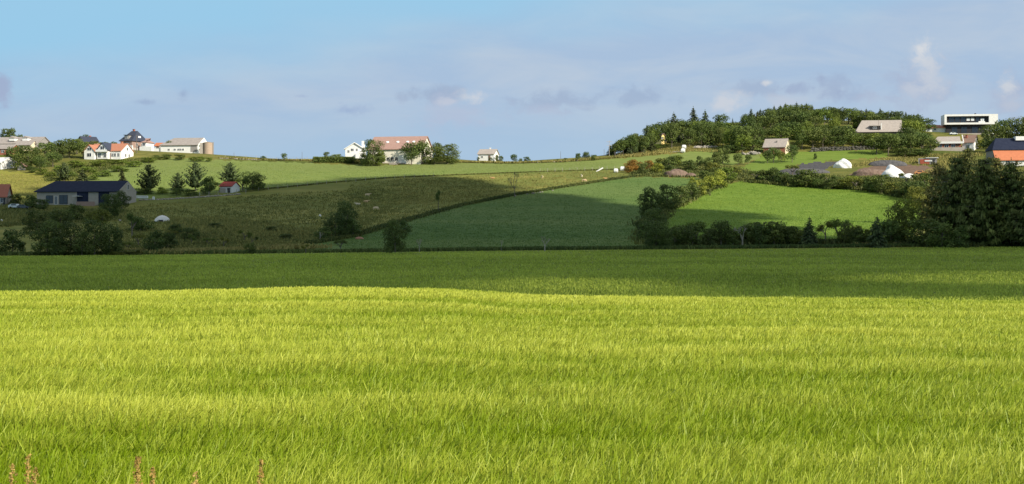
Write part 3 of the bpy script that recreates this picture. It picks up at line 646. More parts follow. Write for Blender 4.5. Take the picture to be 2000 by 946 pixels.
# long white barn and its silo
e, w, m = bld('white_barn', 362, 297, 86, 12, -9, 'long white barn with weathered beige roof on the skyline, next to a tall tan silo', 'barn')
wl, rf = gable_body(e, w, 12, 2.9, 2.9, WHITE, GREYR, hipl=3.2, hip=0, over=.5)
bm = bmesh.new(); prism(bm, [(-6, 2.92), (6, 2.92), (0, 5.78)], w / 2 - .3, w / 2 + .02); bmobj('gable', bm, WHITE, e)
for x in (-.28, -.12, -.02, .03, .1): window(e, w * x, -6, .5, .9, .8)
part('side_lean_to', e, WHITE, (-w / 2 - 3, -w / 2 - .01, -5.5, 3, -1, 1.7)); part('barn_door', e, GREYW, (w * .3, w * .3 + 2.6, -6.07, -6.003, 0, 2.4))
g = ground(403, 301); e = empty('silo', (g.x, g.y + 3, g.z), 0, 'tall tan tower silo at the right end of the long white barn', 'silo')
def cyl(name, root, m, r, z0, z1, seg=24, cap=0, x=0, y=0):
    bm = bmesh.new(); bmesh.ops.create_cone(bm, cap_ends=True, segments=seg, radius1=r, radius2=r, depth=z1 - z0, matrix=Matrix.Translation((x, y, (z0 + z1) / 2)))
    if cap: bmesh.ops.create_cone(bm, cap_ends=True, segments=seg, radius1=r * 1.04, radius2=.1, depth=cap, matrix=Matrix.Translation((x, y, z1 + cap / 2 + .005)))
    return bmobj(name, bm, m, root)
cyl('tower', e, TANC, 1.75, -1, 4.4, cap=.35); part('ladder', e, GREYW, (1.76, 2.1, -.3, .3, -1, 4.6)); part('loading_shaft', e, CONC, (-2.9, -1.8, -.8, .8, -1, 4.3))

# big farm barn with the terracotta roof
e, w, m = bld('great_barn', 783, 320, 122, 15, -13, 'large cream barn with terracotta roof and four white skylights on the middle skyline', 'barn')
wl, rf = gable_body(e, w, 15, 5.2, 4.6, M1('pale_cream_render', (.82, .77, .64)), TILER, over=.5, base=-2.5)
k = 4.6 / 7.5
for x in (-.20, .0, .19, .31):
    y = -3.6; z = 5.2 + (y + 7.5) * k + .23; bm = bmesh.new(); bmesh.ops.create_cone(bm, cap_ends=True, segments=18, radius1=.62, radius2=.5, depth=.35, matrix=Matrix.Translation((w * x, y, z)) @ Matrix.Rotation(math.atan(k), 4, 'X')); bmobj('skylight', bm, SKYL, rf)
for x in (-.28, -.2, -.12, -.04, .04): window(e, w * x, -7.5, 1.0, 1.1, 1.3)
part('barn_door', e, WFR, (w * .08, w * .08 + 2.8, -7.57, -7.503, -.2, 2.9)); window(e, w / 2, -3.6, 4.6, 1.3, .9, 'r', frame=DARKF)
part('lower_wall', e, CONC, (-w * .3, w * .2, -7.9, -7.51, -2, .35)); part('loading_bank', e, CONC, (-w * .05, w * .1, -10.5, -7.92, -2, .15))
e, w, m = bld('white_farmhouse', 695, 304, 36, 9, 0, 'white farmhouse with low front gable left of the terracotta-roofed barn')
bm = bmesh.new(); prism(bm, [(-w / 2, -2), (w / 2, -2), (w / 2, 2.4), (0, 4.5), (-w / 2, 2.4)], -4.5, 4.5, 'y'); bmobj('wall', bm, WHITE, e)
bm = bmesh.new(); a = w / 2; prism(bm, [(-a - .5, 2.15), (0, 4.6), (a + .5, 2.15), (a + .5, 2.4), (0, 4.9), (-a - .5, 2.4)], -5, 5, 'y'); rf = bmobj('roof', bm, WFR, e); chimney(rf, a * .75, 2, 3.2, 5.6, WHITE, .5)
window(e, -.8, -4.5, 1.6, 1.1, 1.0); window(e, .9, -4.5, 1.6, .7, 1.0); window(e, -2.2, -4.5, 1.0, .8, 1.0); bm = bmesh.new(); prism(bm, [(.6, -2.2), (3.4, -2.2), (3.4, .7), (2, 1.5), (.6, .7)], -6.5, -4.52, 'y'); bmobj('entrance_wing', bm, WHITE, e)
e, w, m = bld('white_cottage', 954, 314, 40, 7, -14, 'small white cottage with grey-brown roof alone on the middle skyline')
wl, rf = gable_body(e, w, 7, 2.4, 1.75, WHITE, BEIGER, over=.35); chimney(rf, .5, .5, 3.8, 4.8, WHITE, .25); window(e, -1.4, -3.5, 1, .8, .7); door(e, 1.3, -3.5, .8, 1.9); window(e, w / 2, 0, 1, .9, .9, 'r')

# blue roofed hall below on the left
e, w, m = bld('hall_house', 170, 401, 180, 11, -8, 'long shaded building with blue-black roof and beige walls behind the dark bushes on the left', 'building')
wl, rf = gable_body(e, w, 11, 3.9, 2.7, BEIGE, BLUER, over=.6, hipl=2.6, hip=0)
bm = bmesh.new(); prism(bm, [(-5.5, 3.92), (5.5, 3.92), (0, 6.5)], w / 2 - .3, w / 2 + .02); bmobj('gable', bm, BEIGE, e); window(e, w / 2 + .02, 0, 4.2, 1.1, 1.4, 'r')
window(e, -w * .345, -5.5, .5, 2.0, 2.1, frame=DARKF); window(e, -w * .175, -5.5, .3, 2.4, 2.4, frame=DARKF); window(e, -w * .265, -5.5, .2, .8, 2.2)
part('blue_cladding', e, BLUER, (-w * .01, w * .125, -5.6, -5.505, -.5, 3.55)); part('blue_cladding', e, BLUER, (w * .25, w * .38, -5.6, -5.505, -.5, 3.55)); part('awning', e, WFR, (-w * .03, w * .06, -7.4, -5.61, 2.3, 2.42)); part('terrace_rail', e, BROWNB, (w * .03, w * .25, -8, -7.9, -1.2, .9)); part('entrance_canopy', e, CONC, (-w * .2, -w * .13, -6.5, -5.51, -.4, -.1))
e, w, m = bld('red_roof_house', -8, 402, 60, 9, 10, 'house with red-brown roof cut by the left edge, in cloud shade')
wl, rf = gable_body(e, w, 9, 2.4, 3.2, BEIGE, BRICK); window(e, w * .3, -4.5, .8, 1.3, 1.2); part('garage_door', e, DARKF, (w * .38, w * .48, -4.57, -4.503, 0, 2))
e, w, m = bld('pump_shed', 449, 377, 34, 4.6, -18, 'small white shed with dark red roof between the round bush and the pines', 'shed')
wl, rf = gable_body(e, w, 4.6, 1.9, 1.2, WHITE, REDROOF, over=.3); part('tarpaulin_panel', e, CONC, (-w * .48, -w * .02, -2.7, -2.31, -.5, 1.3)); door(e, w * .25, -2.3, 1.0, 1.4, m=DARKF)
# yellow house in the wood
e, w, m = bld('yellow_house', 1291, 284, 19, 5, 22, 'narrow yellow house glowing between the trees of the wood on the right hill', back=4)
YEL = M1('yellow_boards', (.80, .62, .25)); bm = bmesh.new(); a = w / 2; prism(bm, [(-a, -2), (a, -2), (a, 3.0), (-a * .3, 4.5), (-a, 3.6)], -2.5, 2.5, 'y'); bmobj('wall', bm, YEL, e)
bm = bmesh.new(); prism(bm, [(-a - .3, 3.5), (-a * .3, 4.55), (a + .3, 2.85), (a + .3, 3.0), (-a * .3, 4.75), (-a - .3, 3.7)], -2.9, 2.9, 'y'); bmobj('roof', bm, BROWNR, e); window(e, .6, -2.5, 1.4, .9, 1, frame=DARKF); window(e, -.8, -2.5, 2.4, .7, .8)
e, w, m = bld('cabin', 1326, 280, 24, 5, -15, 'brownish cabin roof just right of the yellow house in the wood', 'cabin', back=8)
gable_body(e, w, 5, 2.0, 1.6, BROWNB, BEIGER); window(e, 0, -2.5, .8, 1, .8); door(e, -1, -2.5)
# beige roofed barn on the right meadow
e, w, m = bld('red_barn', 1517, 301, 57, 9, -22, 'barn with beige roof, red front and cream gable below the wood', 'barn')
wl, rf = gable_body(e, w, 9, 2.6, 3.1, BRICK, BEIGER, over=.35); bm = bmesh.new(); prism(bm, [(-4.5, -1.5), (4.5, -1.5), (4.5, 2.6), (0, 5.65), (-4.5, 2.6)], w / 2 + .003, w / 2 + .09); bmobj('gable', bm, CREAM, e)
window(e, -w * .2, -4.5, .8, 1.1, .9); door(e, w * .15, -4.5, 1.6, 2.1); chimney(rf, .5, -2.2, 4.0, 4.9, GREYW, .2); window(e, w / 2 + .09, 0, 2.6, .8, .8, 'r', frame=DARKF)
e, w, m = bld('long_grey_house', 1716, 266, 95, 10, -10, 'long house whose grey-beige roof shows above the canopy, left of the white modern house', back=6)
wl, rf = gable_body(e, w, 10, 2.2, 4.6, BLK, BEIGER, over=.5, hipl=2.5, hip=0); part('dormer', rf, BLK, (-w * .2, w * .02, -4.7, -2, 2.6, 4.1)); part('dormer_roof', rf, BEIGER, (-w * .21, w * .03, -5.0, -1.6, 4.11, 4.4)); part('chimney', rf, WHITE, (w * .03, w * .05, -4.4, -3.9, 2.6, 5.3))
cyl('satellite_dish', e, WHITE, .9, 2.9, 3.1, x=w / 2 + .9, y=-4).rotation_euler = (0, 0, 0)
part('gable_wall', e, BLK, (w / 2 + .003, w / 2 + .25, -5, 5, -1, 2.1)); window(e, -w * .1, -4.7, 3.0, 1.6, .8)
e, w, m = bld('orange_roof_bungalow', 1822, 258, 58, 9, -6, 'low bungalow with orange roof and white walls left of the white modern house')
wl, rf = gable_body(e, w, 9, 1.9, 1.3, WHITE, TILE, hip=3, hipl=3); 
for x in (-.35, -.22, .0): window(e, w * x, -4.5, .6, 1.1, .9)
# the modern white house
e, w, m = bld('modern_house', 1893, 262, 106, 9, -8, 'modern flat-roofed white box house with black window band overhanging a black lower floor')
s = m
wh = 13 * 0
y0 = -4.5; h0 = 4.0; h1 = 8.2
part('upper_storey', e, BLK, (-w / 2 + .5, w / 2 - .6, y0 + 1.2, 4.5, h0 + .5, h1 - .5))
part('white_frame', e, WHITE, (-w / 2, w / 2, y0, 4.6, h1 - .75, h1), (-w / 2, w / 2, y0, 4.6, h0, h0 + .75), (-w / 2, -w / 2 + .9, y0, 4.6, h0 + .751, h1 - .751), (w / 2 - 3.6, w / 2, y0, 4.6, h0 + .751, h1 - .751))
part('lower_storey', e, BLK, (-w / 2 + .9, w / 2 - 2.8, y0 + 1.6, 4.2, .2, h0 - .003)); part('terrace', e, CONC, (-w / 2 + .5, w / 2 - 1.5, y0 - 1.8, 4.2, -1.5, .19)); part('terrace_wall', e, WHITE, (w / 2 - 4.6, w / 2 - 1.9, y0 - 2.6, y0 - 1.81, -2.4, .3))
for x in (-.36, -.25, -.14): window(e, w * x, y0 + 1.2, h0 + .95, 2.0, 2.2, frame=DARKF)
for x in (-.045, .035): window(e, w * x, y0 + 1.2, h0 + 1.6, 1.3, 1.1, pane=SKYL)
window(e, w * .13, y0 + 1.2, h0 + .95, 1.5, 2.0, frame=DARKF); window(e, w * .22, y0 + 1.2, h0 + 1.3, 1.6, 1.3, pane=SKYL, frame=DARKF)
for x in (-.3, -.12, .08): window(e, w * x, y0 + 1.6, .5, 2.4, 2.5, frame=DARKF)
window(e, w * .31, y0 + 1.6, 1.6, 1.6, 1.2, frame=WFR, pane=SKYL)
o = part('balcony_sail', e, WHITE, (w * .14, w * .26, y0 + .3, y0 + .4, h0 + .76, h0 + 1.3)); part('roof_vent', e, BLK, (w * .1, w * .13, 0, .6, h1 + .003, h1 + .7))
# brown roofed pair below it
e, w, m = bld('fascia_bungalow', 1849, 293, 58, 9, -12, 'bungalow with flat beige roof, broad white fascia and red brick front below the modern house')
wl, rf = gable_body(e, w, 9, 3.1, 2.2, BRICK, BEIGER, over=.7, hipl=1.5, hip=0); part('fascia', e, WHITE, (-w / 2 - .6, w / 2 + .8, -5.35, -5.22, 2.35, 3.1)); bm = bmesh.new(); prism(bm, [(-5.3, 2.5), (0, 5.5), (0, 5.9), (-5.3, 3.1)], w / 2 + .72, w / 2 + 1.0); bmobj('verge_board', bm, WHITE, e)
for x in (-.3, -.05, .2): window(e, w * x, -4.5, .8, 1.5, 1.2)
part('garden_wall', e, CONC, (-w / 2 - 2, w / 2 + 1, -7.5, -7.2, -1.5, .8)); door(e, w * .36, -4.5)
e, w, m = bld('brown_roof_house', 1895, 294, 40, 8, -30, 'house with brown tiled roof and white gable, right beside the white-fascia bungalow')
wl, rf = gable_body(e, w, 8, 3.0, 2.9, WHITE, BROWNR, over=.35); chimney(rf, -1, -1.6, 4.6, 5.9); window(e, w / 2, 0, 2.9, 1, 1.1, 'r'); window(e, w / 2, -2, .8, 1, 1.2, 'r'); window(e, 0, -4, .9, 1.4, 1.2)
# blue roof / orange roof building at the right edge
e, w, m = bld('blue_roof_house', 1990, 322, 118, 11, -6, 'large building, dark blue upper roof above bright orange lower roof, cut by the right edge', 'building', dz=0)
wl, rf = gable_body(e, w, 11, 5.6, 4.0, GREYW, BLUER, over=.4, hipl=2.0, hip=0)
bm = bmesh.new(); prism(bm, [(-9.8, 1.3), (-5.51, 4.9), (-5.51, 5.1), (-9.8, 1.55)], -w / 2 - .2, w / 2 + .3); bmobj('lower_roof', bm, ORANGE, e); part('porch_wall', e, WHITE, (-w / 2 + .2, w / 2 - .2, -9.2, -5.52, -1.5, 1.6)); part('roof_box', e, WHITE, (-w * .08, w * .2, -2.2, 1.2, 8.7, 10.1))
window(e, -w * .3, -9.2, .3, 1.4, 1.0); door(e, -w * .15, -9.2, .9, 1.5)
# yard shed with red front below
e, w, m = bld('yard_shed', 1812, 322, 42, 5, -18, 'grey open-fronted yard shed with red wall and flat white roof strip beside the soil heap', 'shed')
part('wall', e, GREYW, (-w / 2, w / 2, -2.5, 2.5, -1, 2.3)); part('roof', e, WFR, (-w * .1, w / 2 + .4, -2.9, 2.8, 2.303, 2.5)); part('red_panel', e, REDW, (-w * .4, w * .1, -2.6, -2.503, 0, 1.9)); part('white_panel', e, WFR, (-w * .15, w * .25, -2.72, -2.603, 1.1, 1.6)); door(e, w * .3, -2.5, 1.2, 1.7, m=DARKF)
def ORD(n):
    ones = ['', 'first', 'second', 'third', 'fourth', 'fifth', 'sixth', 'seventh', 'eighth', 'ninth', 'tenth', 'eleventh', 'twelfth', 'thirteenth', 'fourteenth', 'fifteenth', 'sixteenth', 'seventeenth', 'eighteenth', 'nineteenth', 'twentieth']
    return ones[n] if n <= 20 else ('twenty-' + ones[n - 20] if n < 30 else 'thirtieth' if n == 30 else 'thirty-' + ones[n - 30])
# ---------------------------------------------------------------- trees and bushes: kind, u, v_base, height px, width px, tint, label
TREES = '''
B 14 276 26 36 d | big round dark tree rising at the top left corner behind the farmhouse
B 40 275 13 13 d | little tree at the end of the farmhouse ridge, right of the big round corner tree
B 166 276 14 20 d | dark treetop on the skyline just above the pale-gabled house
B 155 284 14 16 d | small tree left of the pale-gabled house
B 222 290 14 16 d | small dark tree on the skyline left of the tall brick house
B 330 282 8 14 d | tiny treetop between the orange shed and the white barn
BIG 55 331 44 66 g | large round dark broadleaf tree in front of the left farmhouse
B 28 322 34 34 d | dark tree at the left edge in front of the brick outbuilding
B 88 318 38 40 d | dark tree in the left wood, next right of the large round one
B 78 333 26 30 d | low dark tree at the foot of the left wood beside the tiny brown shed
B 112 312 37 42 g | broad tree in the left wood below the end of the farmhouse
B 103 326 26 36 d | lower tree in the left wood with pale patch beside it
B 135 309 36 40 d | dark tree in the middle of the left wood
B 150 302 30 34 g | tree of the left wood below the pale-gabled house
B 162 310 32 34 g | right-hand tree of the left wood, just left of the white villa
B 182 296 20 28 o | brownish green tree behind the white villa on its left
B 204 292 14 24 o | low olive treetop behind the orange roof of the white villa
S 62 338 12 20 d | dark little bush beside the tiny brown shed
P 125 354 38 34 n | dark blue-green round-topped pine left of centre of the yellow meadow edge
C 161 360 32 34 g | feathery green conifer above the blue-black roof
C 238 380 52 34 b | sparse brownish conifer behind the right end of the blue-black roof
P 291 377 58 50 g | tall open pine with grey-green boughs right of the blue-black roof
P 347 374 38 34 n | smaller dark pine left of the big dark pine, trunk visible
P 382 374 60 50 n | biggest dark pine on the bright meadow
P 449 362 46 46 n | dark pine behind the small shed with the red roof
S 409 380 34 36 d | dense round dark bush left of the small shed with the red roof
BIG 494 372 35 50 d | large rounded dark bush right of the small shed
XS 474 372 22 26 l | pale leafy shrub in front of the large rounded dark bush
S 345 382 14 26 d | low dark bush under the smaller dark pine
S 372 383 12 30 d | low dark bush under the biggest dark pine
S 318 380 14 22 y | yellow-green bush between the open pine and the smaller dark pine
S 282 380 12 34 d | dark bush at the foot of the tall open pine
XS 428 376 18 20 o | thin pale shrub between the biggest dark pine and the small shed
BIG 728 324 50 44 g | broad dark tree covering the left end of the terracotta-roofed barn
S 744 324 28 26 l | lighter green bush before the broad tree at the terracotta-roofed barn
B 762 318 28 20 o | thin brownish tree beside the white door of the terracotta-roofed barn
S 712 323 22 26 d | low dark bush at the left foot of the broad tree by the barn
B 804 322 42 40 g | leafy tree at the right front of the terracotta-roofed barn
B 826 321 46 28 d | taller dark tree before the gable of the terracotta-roofed barn
BIG 848 321 34 44 g | wide bushy tree under the gable end of the terracotta-roofed barn
BIG 874 320 37 50 g | wide rounded tree, the rightmost of the clump by the terracotta-roofed barn
B 853 300 22 22 d | dark treetop showing behind the barn's right gable
S 690 320 12 30 d | low dark bush between the clipped hedge and the broad tree
S 638 308 12 12 d | small dark bush poking above the clipped hedge
S 656 310 10 26 l | pale green bush above the clipped hedge
B 555 315 15 12 d | lone small round tree on the skyline, centre left
S 514 313 8 12 d | tiny dark bush on the skyline between barn silo and lone round tree
S 970 315 14 9 d | dark bush at the right wall of the small white cottage
S 958 315 7 8 d | tiny dark bush before the small white cottage
S 934 314 7 6 d | tiny bush at the left wall of the small white cottage
B 1004 318 16 15 d | small dark round tree right of the small white cottage
S 1016 318 8 10 g | bush between the two small dark skyline trees
S 1029 318 11 13 d | second small dark tree right of the small white cottage
S 978 315 12 10 g | bush just right of the small white cottage
B 1128 316 16 14 d | small dark tree on the skyline left of the wood
B 1145 314 17 15 d | slightly bigger dark tree on the skyline, next to the wood's edge
S 1160 314 11 12 g | low bush between the skyline trees and the mast
S 1105 316 7 9 o | tiny brownish bush on the field edge left of the skyline trees
S 1090 317 6 8 o | tiniest bush on the middle skyline
X 1005 386 50 30 g | lone thin Y-shaped tree with bare trunk on the border of the crop field
XS 856 413 38 18 d | slim sparse tree in the shaded pasture
BIG 772 495 64 46 dd | ivy-clad dark tree standing alone at the edge of the lower field
S 792 458 26 26 dd | side bush leaning out of the ivy-clad tree
BIG 678 455 60 46 dd | tallest dark bush clump in the middle of the shaded pasture
BIG 655 464 48 44 dd | dark rounded bush left of the tallest clump in the shaded pasture
S 690 462 36 34 dd | dark bush at the right foot of the tallest clump in the pasture
S 632 468 24 34 d | low bush at the left end of the pasture clump
XP 625 473 20 14 g | pale bare shrub below the pasture clump
XP 1064 492 30 24 g | pale leafless fan-shaped shrub on the bank of the lower field
XP 979 490 22 8 g | thin pale saplings on the bank, left of the fan-shaped shrub
XP 819 492 26 20 g | pale leafless shrub right of the ivy-clad tree
XS 665 492 22 26 d | small leafy sapling in the dark crop left of the ivy-clad tree
S 487 497 22 26 g | round leafy bush at the lower left end of the crop field
XS 597 495 16 24 o | low brown shrub on the bank of the lower field
XS 552 494 12 8 o | tiny sapling on the bank of the lower field, left part
BIG 92 499 66 66 dd | big dark bush mass at the bottom left, left half
BIG 138 499 64 60 dd | big dark bush in the middle of the bottom left mass
BIG 184 499 68 64 dd | big dark bush in the right half of the bottom left mass
BIG 214 498 60 50 dd | right-hand end of the bottom left bush mass
S 112 500 36 44 dd | low dark bush at the foot of the bottom left mass
S 160 500 34 44 dd | low dark bush under the middle of the bottom left mass
XS 116 478 40 16 l | pale twiggy shrub between the bottom left bushes
BIG 72 456 44 56 dd | dark round bush above the bottom left mass near the hay strip
BIG 118 446 36 50 dd | dark round bush below the blue-black roofed building's left end
S 150 432 32 36 d | dark bush before the windows of the blue-black roofed building
BIG 215 426 46 44 dd | dark tree before the right half of the blue-black roofed building
BIG 238 408 34 34 dd | dark tree at the right end of the blue-black roofed building
S 200 440 30 34 o | olive bush below the dark tree before the blue-black roof
S 180 436 22 26 o | small olive bush in the slope below the long shaded building
S 25 496 46 44 dd | dark bush at the bottom left edge, beside the bush mass
S -2 498 30 36 dd | low dark bush cut by the left edge
XS 45 495 20 26 o | brown shrub between the left edge bushes and the dark mass
S 58 408 26 34 dd | dark bush left of the long shaded building
S 30 400 20 30 dd | dark bush behind the parked pale car
S 82 412 22 26 dd | dark bush at the left corner of the long shaded building
XS 258 466 44 40 d | twiggy bush right of the bottom left mass
S 275 452 28 44 dd | dark bush above the dry grass, right of the bottom left mass
S 302 495 44 42 d | leafy grey-green bush with pale leaves at the lower left
S 328 492 36 36 dd | dark bush right of the leafy grey-green one
S 345 462 24 36 dd | low dark bush below the white dome tent
S 372 472 26 34 dd | low dark bush in the heath, right of the dome tent
S 252 498 10 60 o | low brown bush in the dry grass gap
S 420 448 12 30 dd | small dark heath bush left of the middle of the pasture
S 530 455 12 24 dd | small dark heath bush in the pasture left of the clump
S 560 470 12 30 dd | low heath bush near the pasture clump
C 1581 482 60 44 n | small perfect dark spruce in the bottom right hedge
C 1713 484 64 52 n | feathery dark spruce at the right end of the bottom hedge
XP 1450 482 40 40 g | bare grey twiggy shrub in the middle of the bottom hedge
S 1318 484 38 44 d | dark bush at the left end of the bottom right hedge
S 1352 484 42 44 d | second dark bush of the bottom right hedge
S 1384 483 34 38 dd | dark low bush left of the pale rounded one in the bottom hedge
B 1408 482 50 46 g | rounded grey-green tree in the bottom hedge
S 1432 482 30 30 d | low bush right of the rounded grey-green tree
S 1484 481 40 42 d | dark bush right of the bare grey shrub
S 1512 480 46 46 g | tallest green bush between bare shrub and small spruce
S 1545 479 32 40 d | low dark bush left of the small perfect spruce
S 1560 478 30 22 dd | narrow dark bush touching the small perfect spruce
XS 1612 476 40 40 o | brown-leaved shrub right of the small perfect spruce
XS 1638 476 44 44 h | pale twiggy shrub in the bottom right hedge
S 1660 474 26 30 d | low bush between pale shrub and feathery spruce
XS 1674 475 32 24 o | brown twiggy shrub left of the feathery spruce
S 1690 478 22 22 dd | small dark bush at the foot of the feathery spruce
S 1740 480 50 44 d | dark bush right of the feathery spruce
BIG 1765 478 88 70 o | large olive-brown rounded tree before the right conifers
S 1802 482 52 60 d | dark bush at the foot of the olive-brown tree
S 1840 484 50 60 g | broad green bush in front of the right conifers
S 1873 484 42 44 d | rounded bush, rightmost of the row under the conifers
BIG 1790 410 44 40 o | olive tree at the upper right corner of the green field
CBIG 1870 478 180 110 h | huge dark layered conifer, left one of the right group
CBIG 1842 470 150 80 e | olive-tinted conifer at the left flank of the right group
CBIG 1924 480 178 120 h | huge dark layered conifer in the middle of the right group
CBIG 1975 480 172 120 h | huge dark layered conifer near the right edge
CBIG 2030 482 180 130 h | huge dark layered conifer cut by the right edge
CBIG 1890 400 116 64 e | pointed olive conifer rising above the right group before the brown-roofed house
CBIG 1945 420 118 90 e | olive conifer behind the right group, below the orange roof
CBIG 1830 440 128 64 e | olive conifer at the upper left of the right group
BIG 1272 424 56 50 dd | dark rounded tree at the top of the field corner hedge
BIG 1303 412 50 46 d | dark tree right beside the first of the field corner hedge
BIG 1276 452 44 50 d | green tree in the middle of the field corner hedge
BIG 1282 486 52 60 dd | dark tree at the foot of the field corner hedge
S 1262 470 34 34 d | bush on the crop side of the field corner hedge
S 1250 450 18 20 dd | low shadowy bush at the edge of the dark crop
S 1330 402 38 34 g | green bush in the hedge between crop and green field
S 1350 392 34 32 g | bright leafy bush higher in the hedge between the fields
S 1366 382 30 28 y | yellow-green bush in the hedge between the fields
S 1384 374 30 30 y | yellowish flowering bush in the upper hedge between the fields
S 1404 366 34 34 y | large yellowish bush near the top of the hedge between the fields
S 1420 356 28 34 l | light green bush at the top of the hedge between the fields
S 1398 350 22 34 g | green bush behind the yellowish bushes
S 1432 346 20 30 o | olive bush at the top end of the hedge chain
S 1352 362 16 14 y | single yellow-white bush at the upper corner of the crop field
S 1378 352 18 30 g | bush on the bank above the crop field corner
S 1494 357 22 36 d | dark bush at the top left of the green field
S 1510 358 30 24 dd | dark upright bush at the top of the green field
XS 1524 358 18 18 y | pale yellow shrub beside the dark upright bush
S 1555 365 22 34 d | bush on the upper border of the green field
S 1575 366 34 44 g | tall spreading bush over the gravel, upper border of the green field
XS 1548 344 20 30 o | thin brown shrub on the dark gravel strip
S 1600 368 18 34 d | low bush on the green field border below the white heap
S 1625 370 20 36 dd | dark low bush below the left white heap
S 1650 370 20 36 o | olive bush below the left white heap
XS 1672 372 22 34 o | brown shrub on the border below the soil patch
S 1698 376 22 34 d | low dark bush under the soil patch
S 1722 378 36 34 g | bright rounded bush left of the right white heap
S 1744 382 26 34 o | olive bush in front of the right white heap
S 1768 386 30 40 d | dark bush in front of the right white heap
S 1788 390 34 40 dd | shadowy bush right of the green field
XS 1770 360 20 34 o | small brown shrub overlapping the right white heap
S 1806 372 34 44 g | bush between the white heap and the conifers
B 1268 290 42 26 g | green tree hiding the slope just left of the yellow house
B 1278 272 30 28 d | dark tree behind the yellow house on its left
B 1290 270 32 28 g | green tree directly behind the yellow house roof
B 1304 272 36 28 d | dark tree behind the yellow house on its right
B 1312 288 40 26 g | green tree just right of the yellow house
B 1326 262 30 26 g | green tree behind the brownish cabin
B 1280 292 10 14 d | low dark tree at the left foot of the yellow house
S 1238 335 22 34 r | red-leaved bush above the crop field's upper corner
S 1228 338 14 20 r | smaller reddish bush next to the two white bales
S 1256 342 22 20 g | dark green bush beside the red-leaved one
S 1268 332 18 18 r | purple-brown bush right of the red-leaved one
S 1284 338 18 26 y | yellowish bush left of the brown soil mound
S 1292 326 16 34 o | olive bush behind the yellowish one
S 1306 334 28 34 g | rounded green bush over the brown soil mound
S 1322 326 22 26 l | light green bush right of the rounded green one
S 1345 334 20 34 g | bush right of the brown soil mound
S 1366 326 20 14 d | slim dark bush on the paddock
S 1383 328 20 18 g | bush right of the slim dark one
S 1400 326 28 24 g | bush in the paddock hedge below the pale tree
S 1412 320 30 26 g | tall bush in the paddock hedge
S 1392 336 18 30 o | olive scrub below the paddock hedge
B 1442 323 22 20 g | small round tree on the paddock, left one of two
B 1461 322 20 14 g | small narrow tree on the paddock, right one of two
B 1499 320 26 20 d | small tree with bare stem left before the red barn
B 1511 319 30 26 g | leafy tree in front of the red barn
B 1526 319 22 16 o | thin tree at the right front of the red barn
B 1547 318 34 26 d | dark round tree under the cream gable of the red barn
S 1593 312 12 8 d | tiny dark sapling alone on the green paddock
B 1450 299 34 38 l | pale rounded tree at the edge of the wood left of the red barn
S 1425 300 16 50 dd | dark low bush in the shade left of the pale rounded tree
B 1712 302 34 44 d | dark tree in front of the wood above the soil patch
B 1735 303 42 40 g | broad tree on the paddock's right corner
B 1757 300 36 36 d | broadleaf tree below the long grey house's gable
B 1778 300 38 40 g | broadleaf tree left of the fascia bungalow
B 1800 298 38 40 d | dark broadleaf tree near the fascia bungalow
B 1818 302 30 36 g | tree touching the left end of the fascia bungalow
S 1768 306 16 44 g | low bush row under the broadleaf trees right of the paddock
S 1800 306 14 40 d | low dark bush before the fascia bungalow's garden
S 1915 292 18 16 y | bright yellow-green bush at the white gable below the modern house
B 1940 292 48 50 g | broad tree right of the modern house
B 1962 284 48 50 d | dark rounded tree on the right skyline
BIG 1985 290 58 60 g | big round tree on the skyline at the right edge
BIG 2015 290 60 60 g | big tree cut by the right edge, behind the blue roof
B 1935 300 32 40 dd | shaded tree below the broad one, left of the blue roof
B 1822 252 10 20 d | small round treetop above the orange-roofed bungalow
S 1950 318 16 36 o | dry olive bush left of the orange lower roof
'''
for ln in TREES.strip().splitlines():
    a, lab = ln.split('|'); a = a.split(); u, v, h, w = map(float, a[1:5])
    tree(a[0], u, v, h, w, a[5], lab.strip())
for i in range(22):
    u = 1296 + i * 22 + R.uniform(-6, 6)
    if u < 1765 and not 1590 < u < 1650: tree(R.choice(['S', 'S', 'BIG', 'XS']), u, 479, R.uniform(26, 44), R.uniform(34, 48), R.choice(['g', 'd', 'h', 'd']), 'background bush, %s from the left behind the bottom right hedge' % ORD(i + 1), 'bushes behind the bottom right hedge')
for i in range(14):
    u = 1478 + i * 23 + R.uniform(-6, 6); tree(R.choice(['S', 'XS']), u, float(np.interp(u, [1470, 1560, 1650, 1720, 1790], [355, 363, 366, 372, 388])), R.uniform(14, 24), R.uniform(26, 40), R.choice(['g', 'h', 'd', 'y']), 'scrub bush, %s from the left along the top of the green field' % ORD(i + 1), 'bushes along the top of the green field')
for i in range(9):
    tree('XS', 245 + i * 32 + R.uniform(-9, 9), R.uniform(470, 492), R.uniform(12, 24), R.uniform(20, 34), R.choice(['h', 'o', 'd']), 'twiggy shrub, %s from the left in the lower left heath' % ORD(i + 1), 'shrubs in the lower left heath')
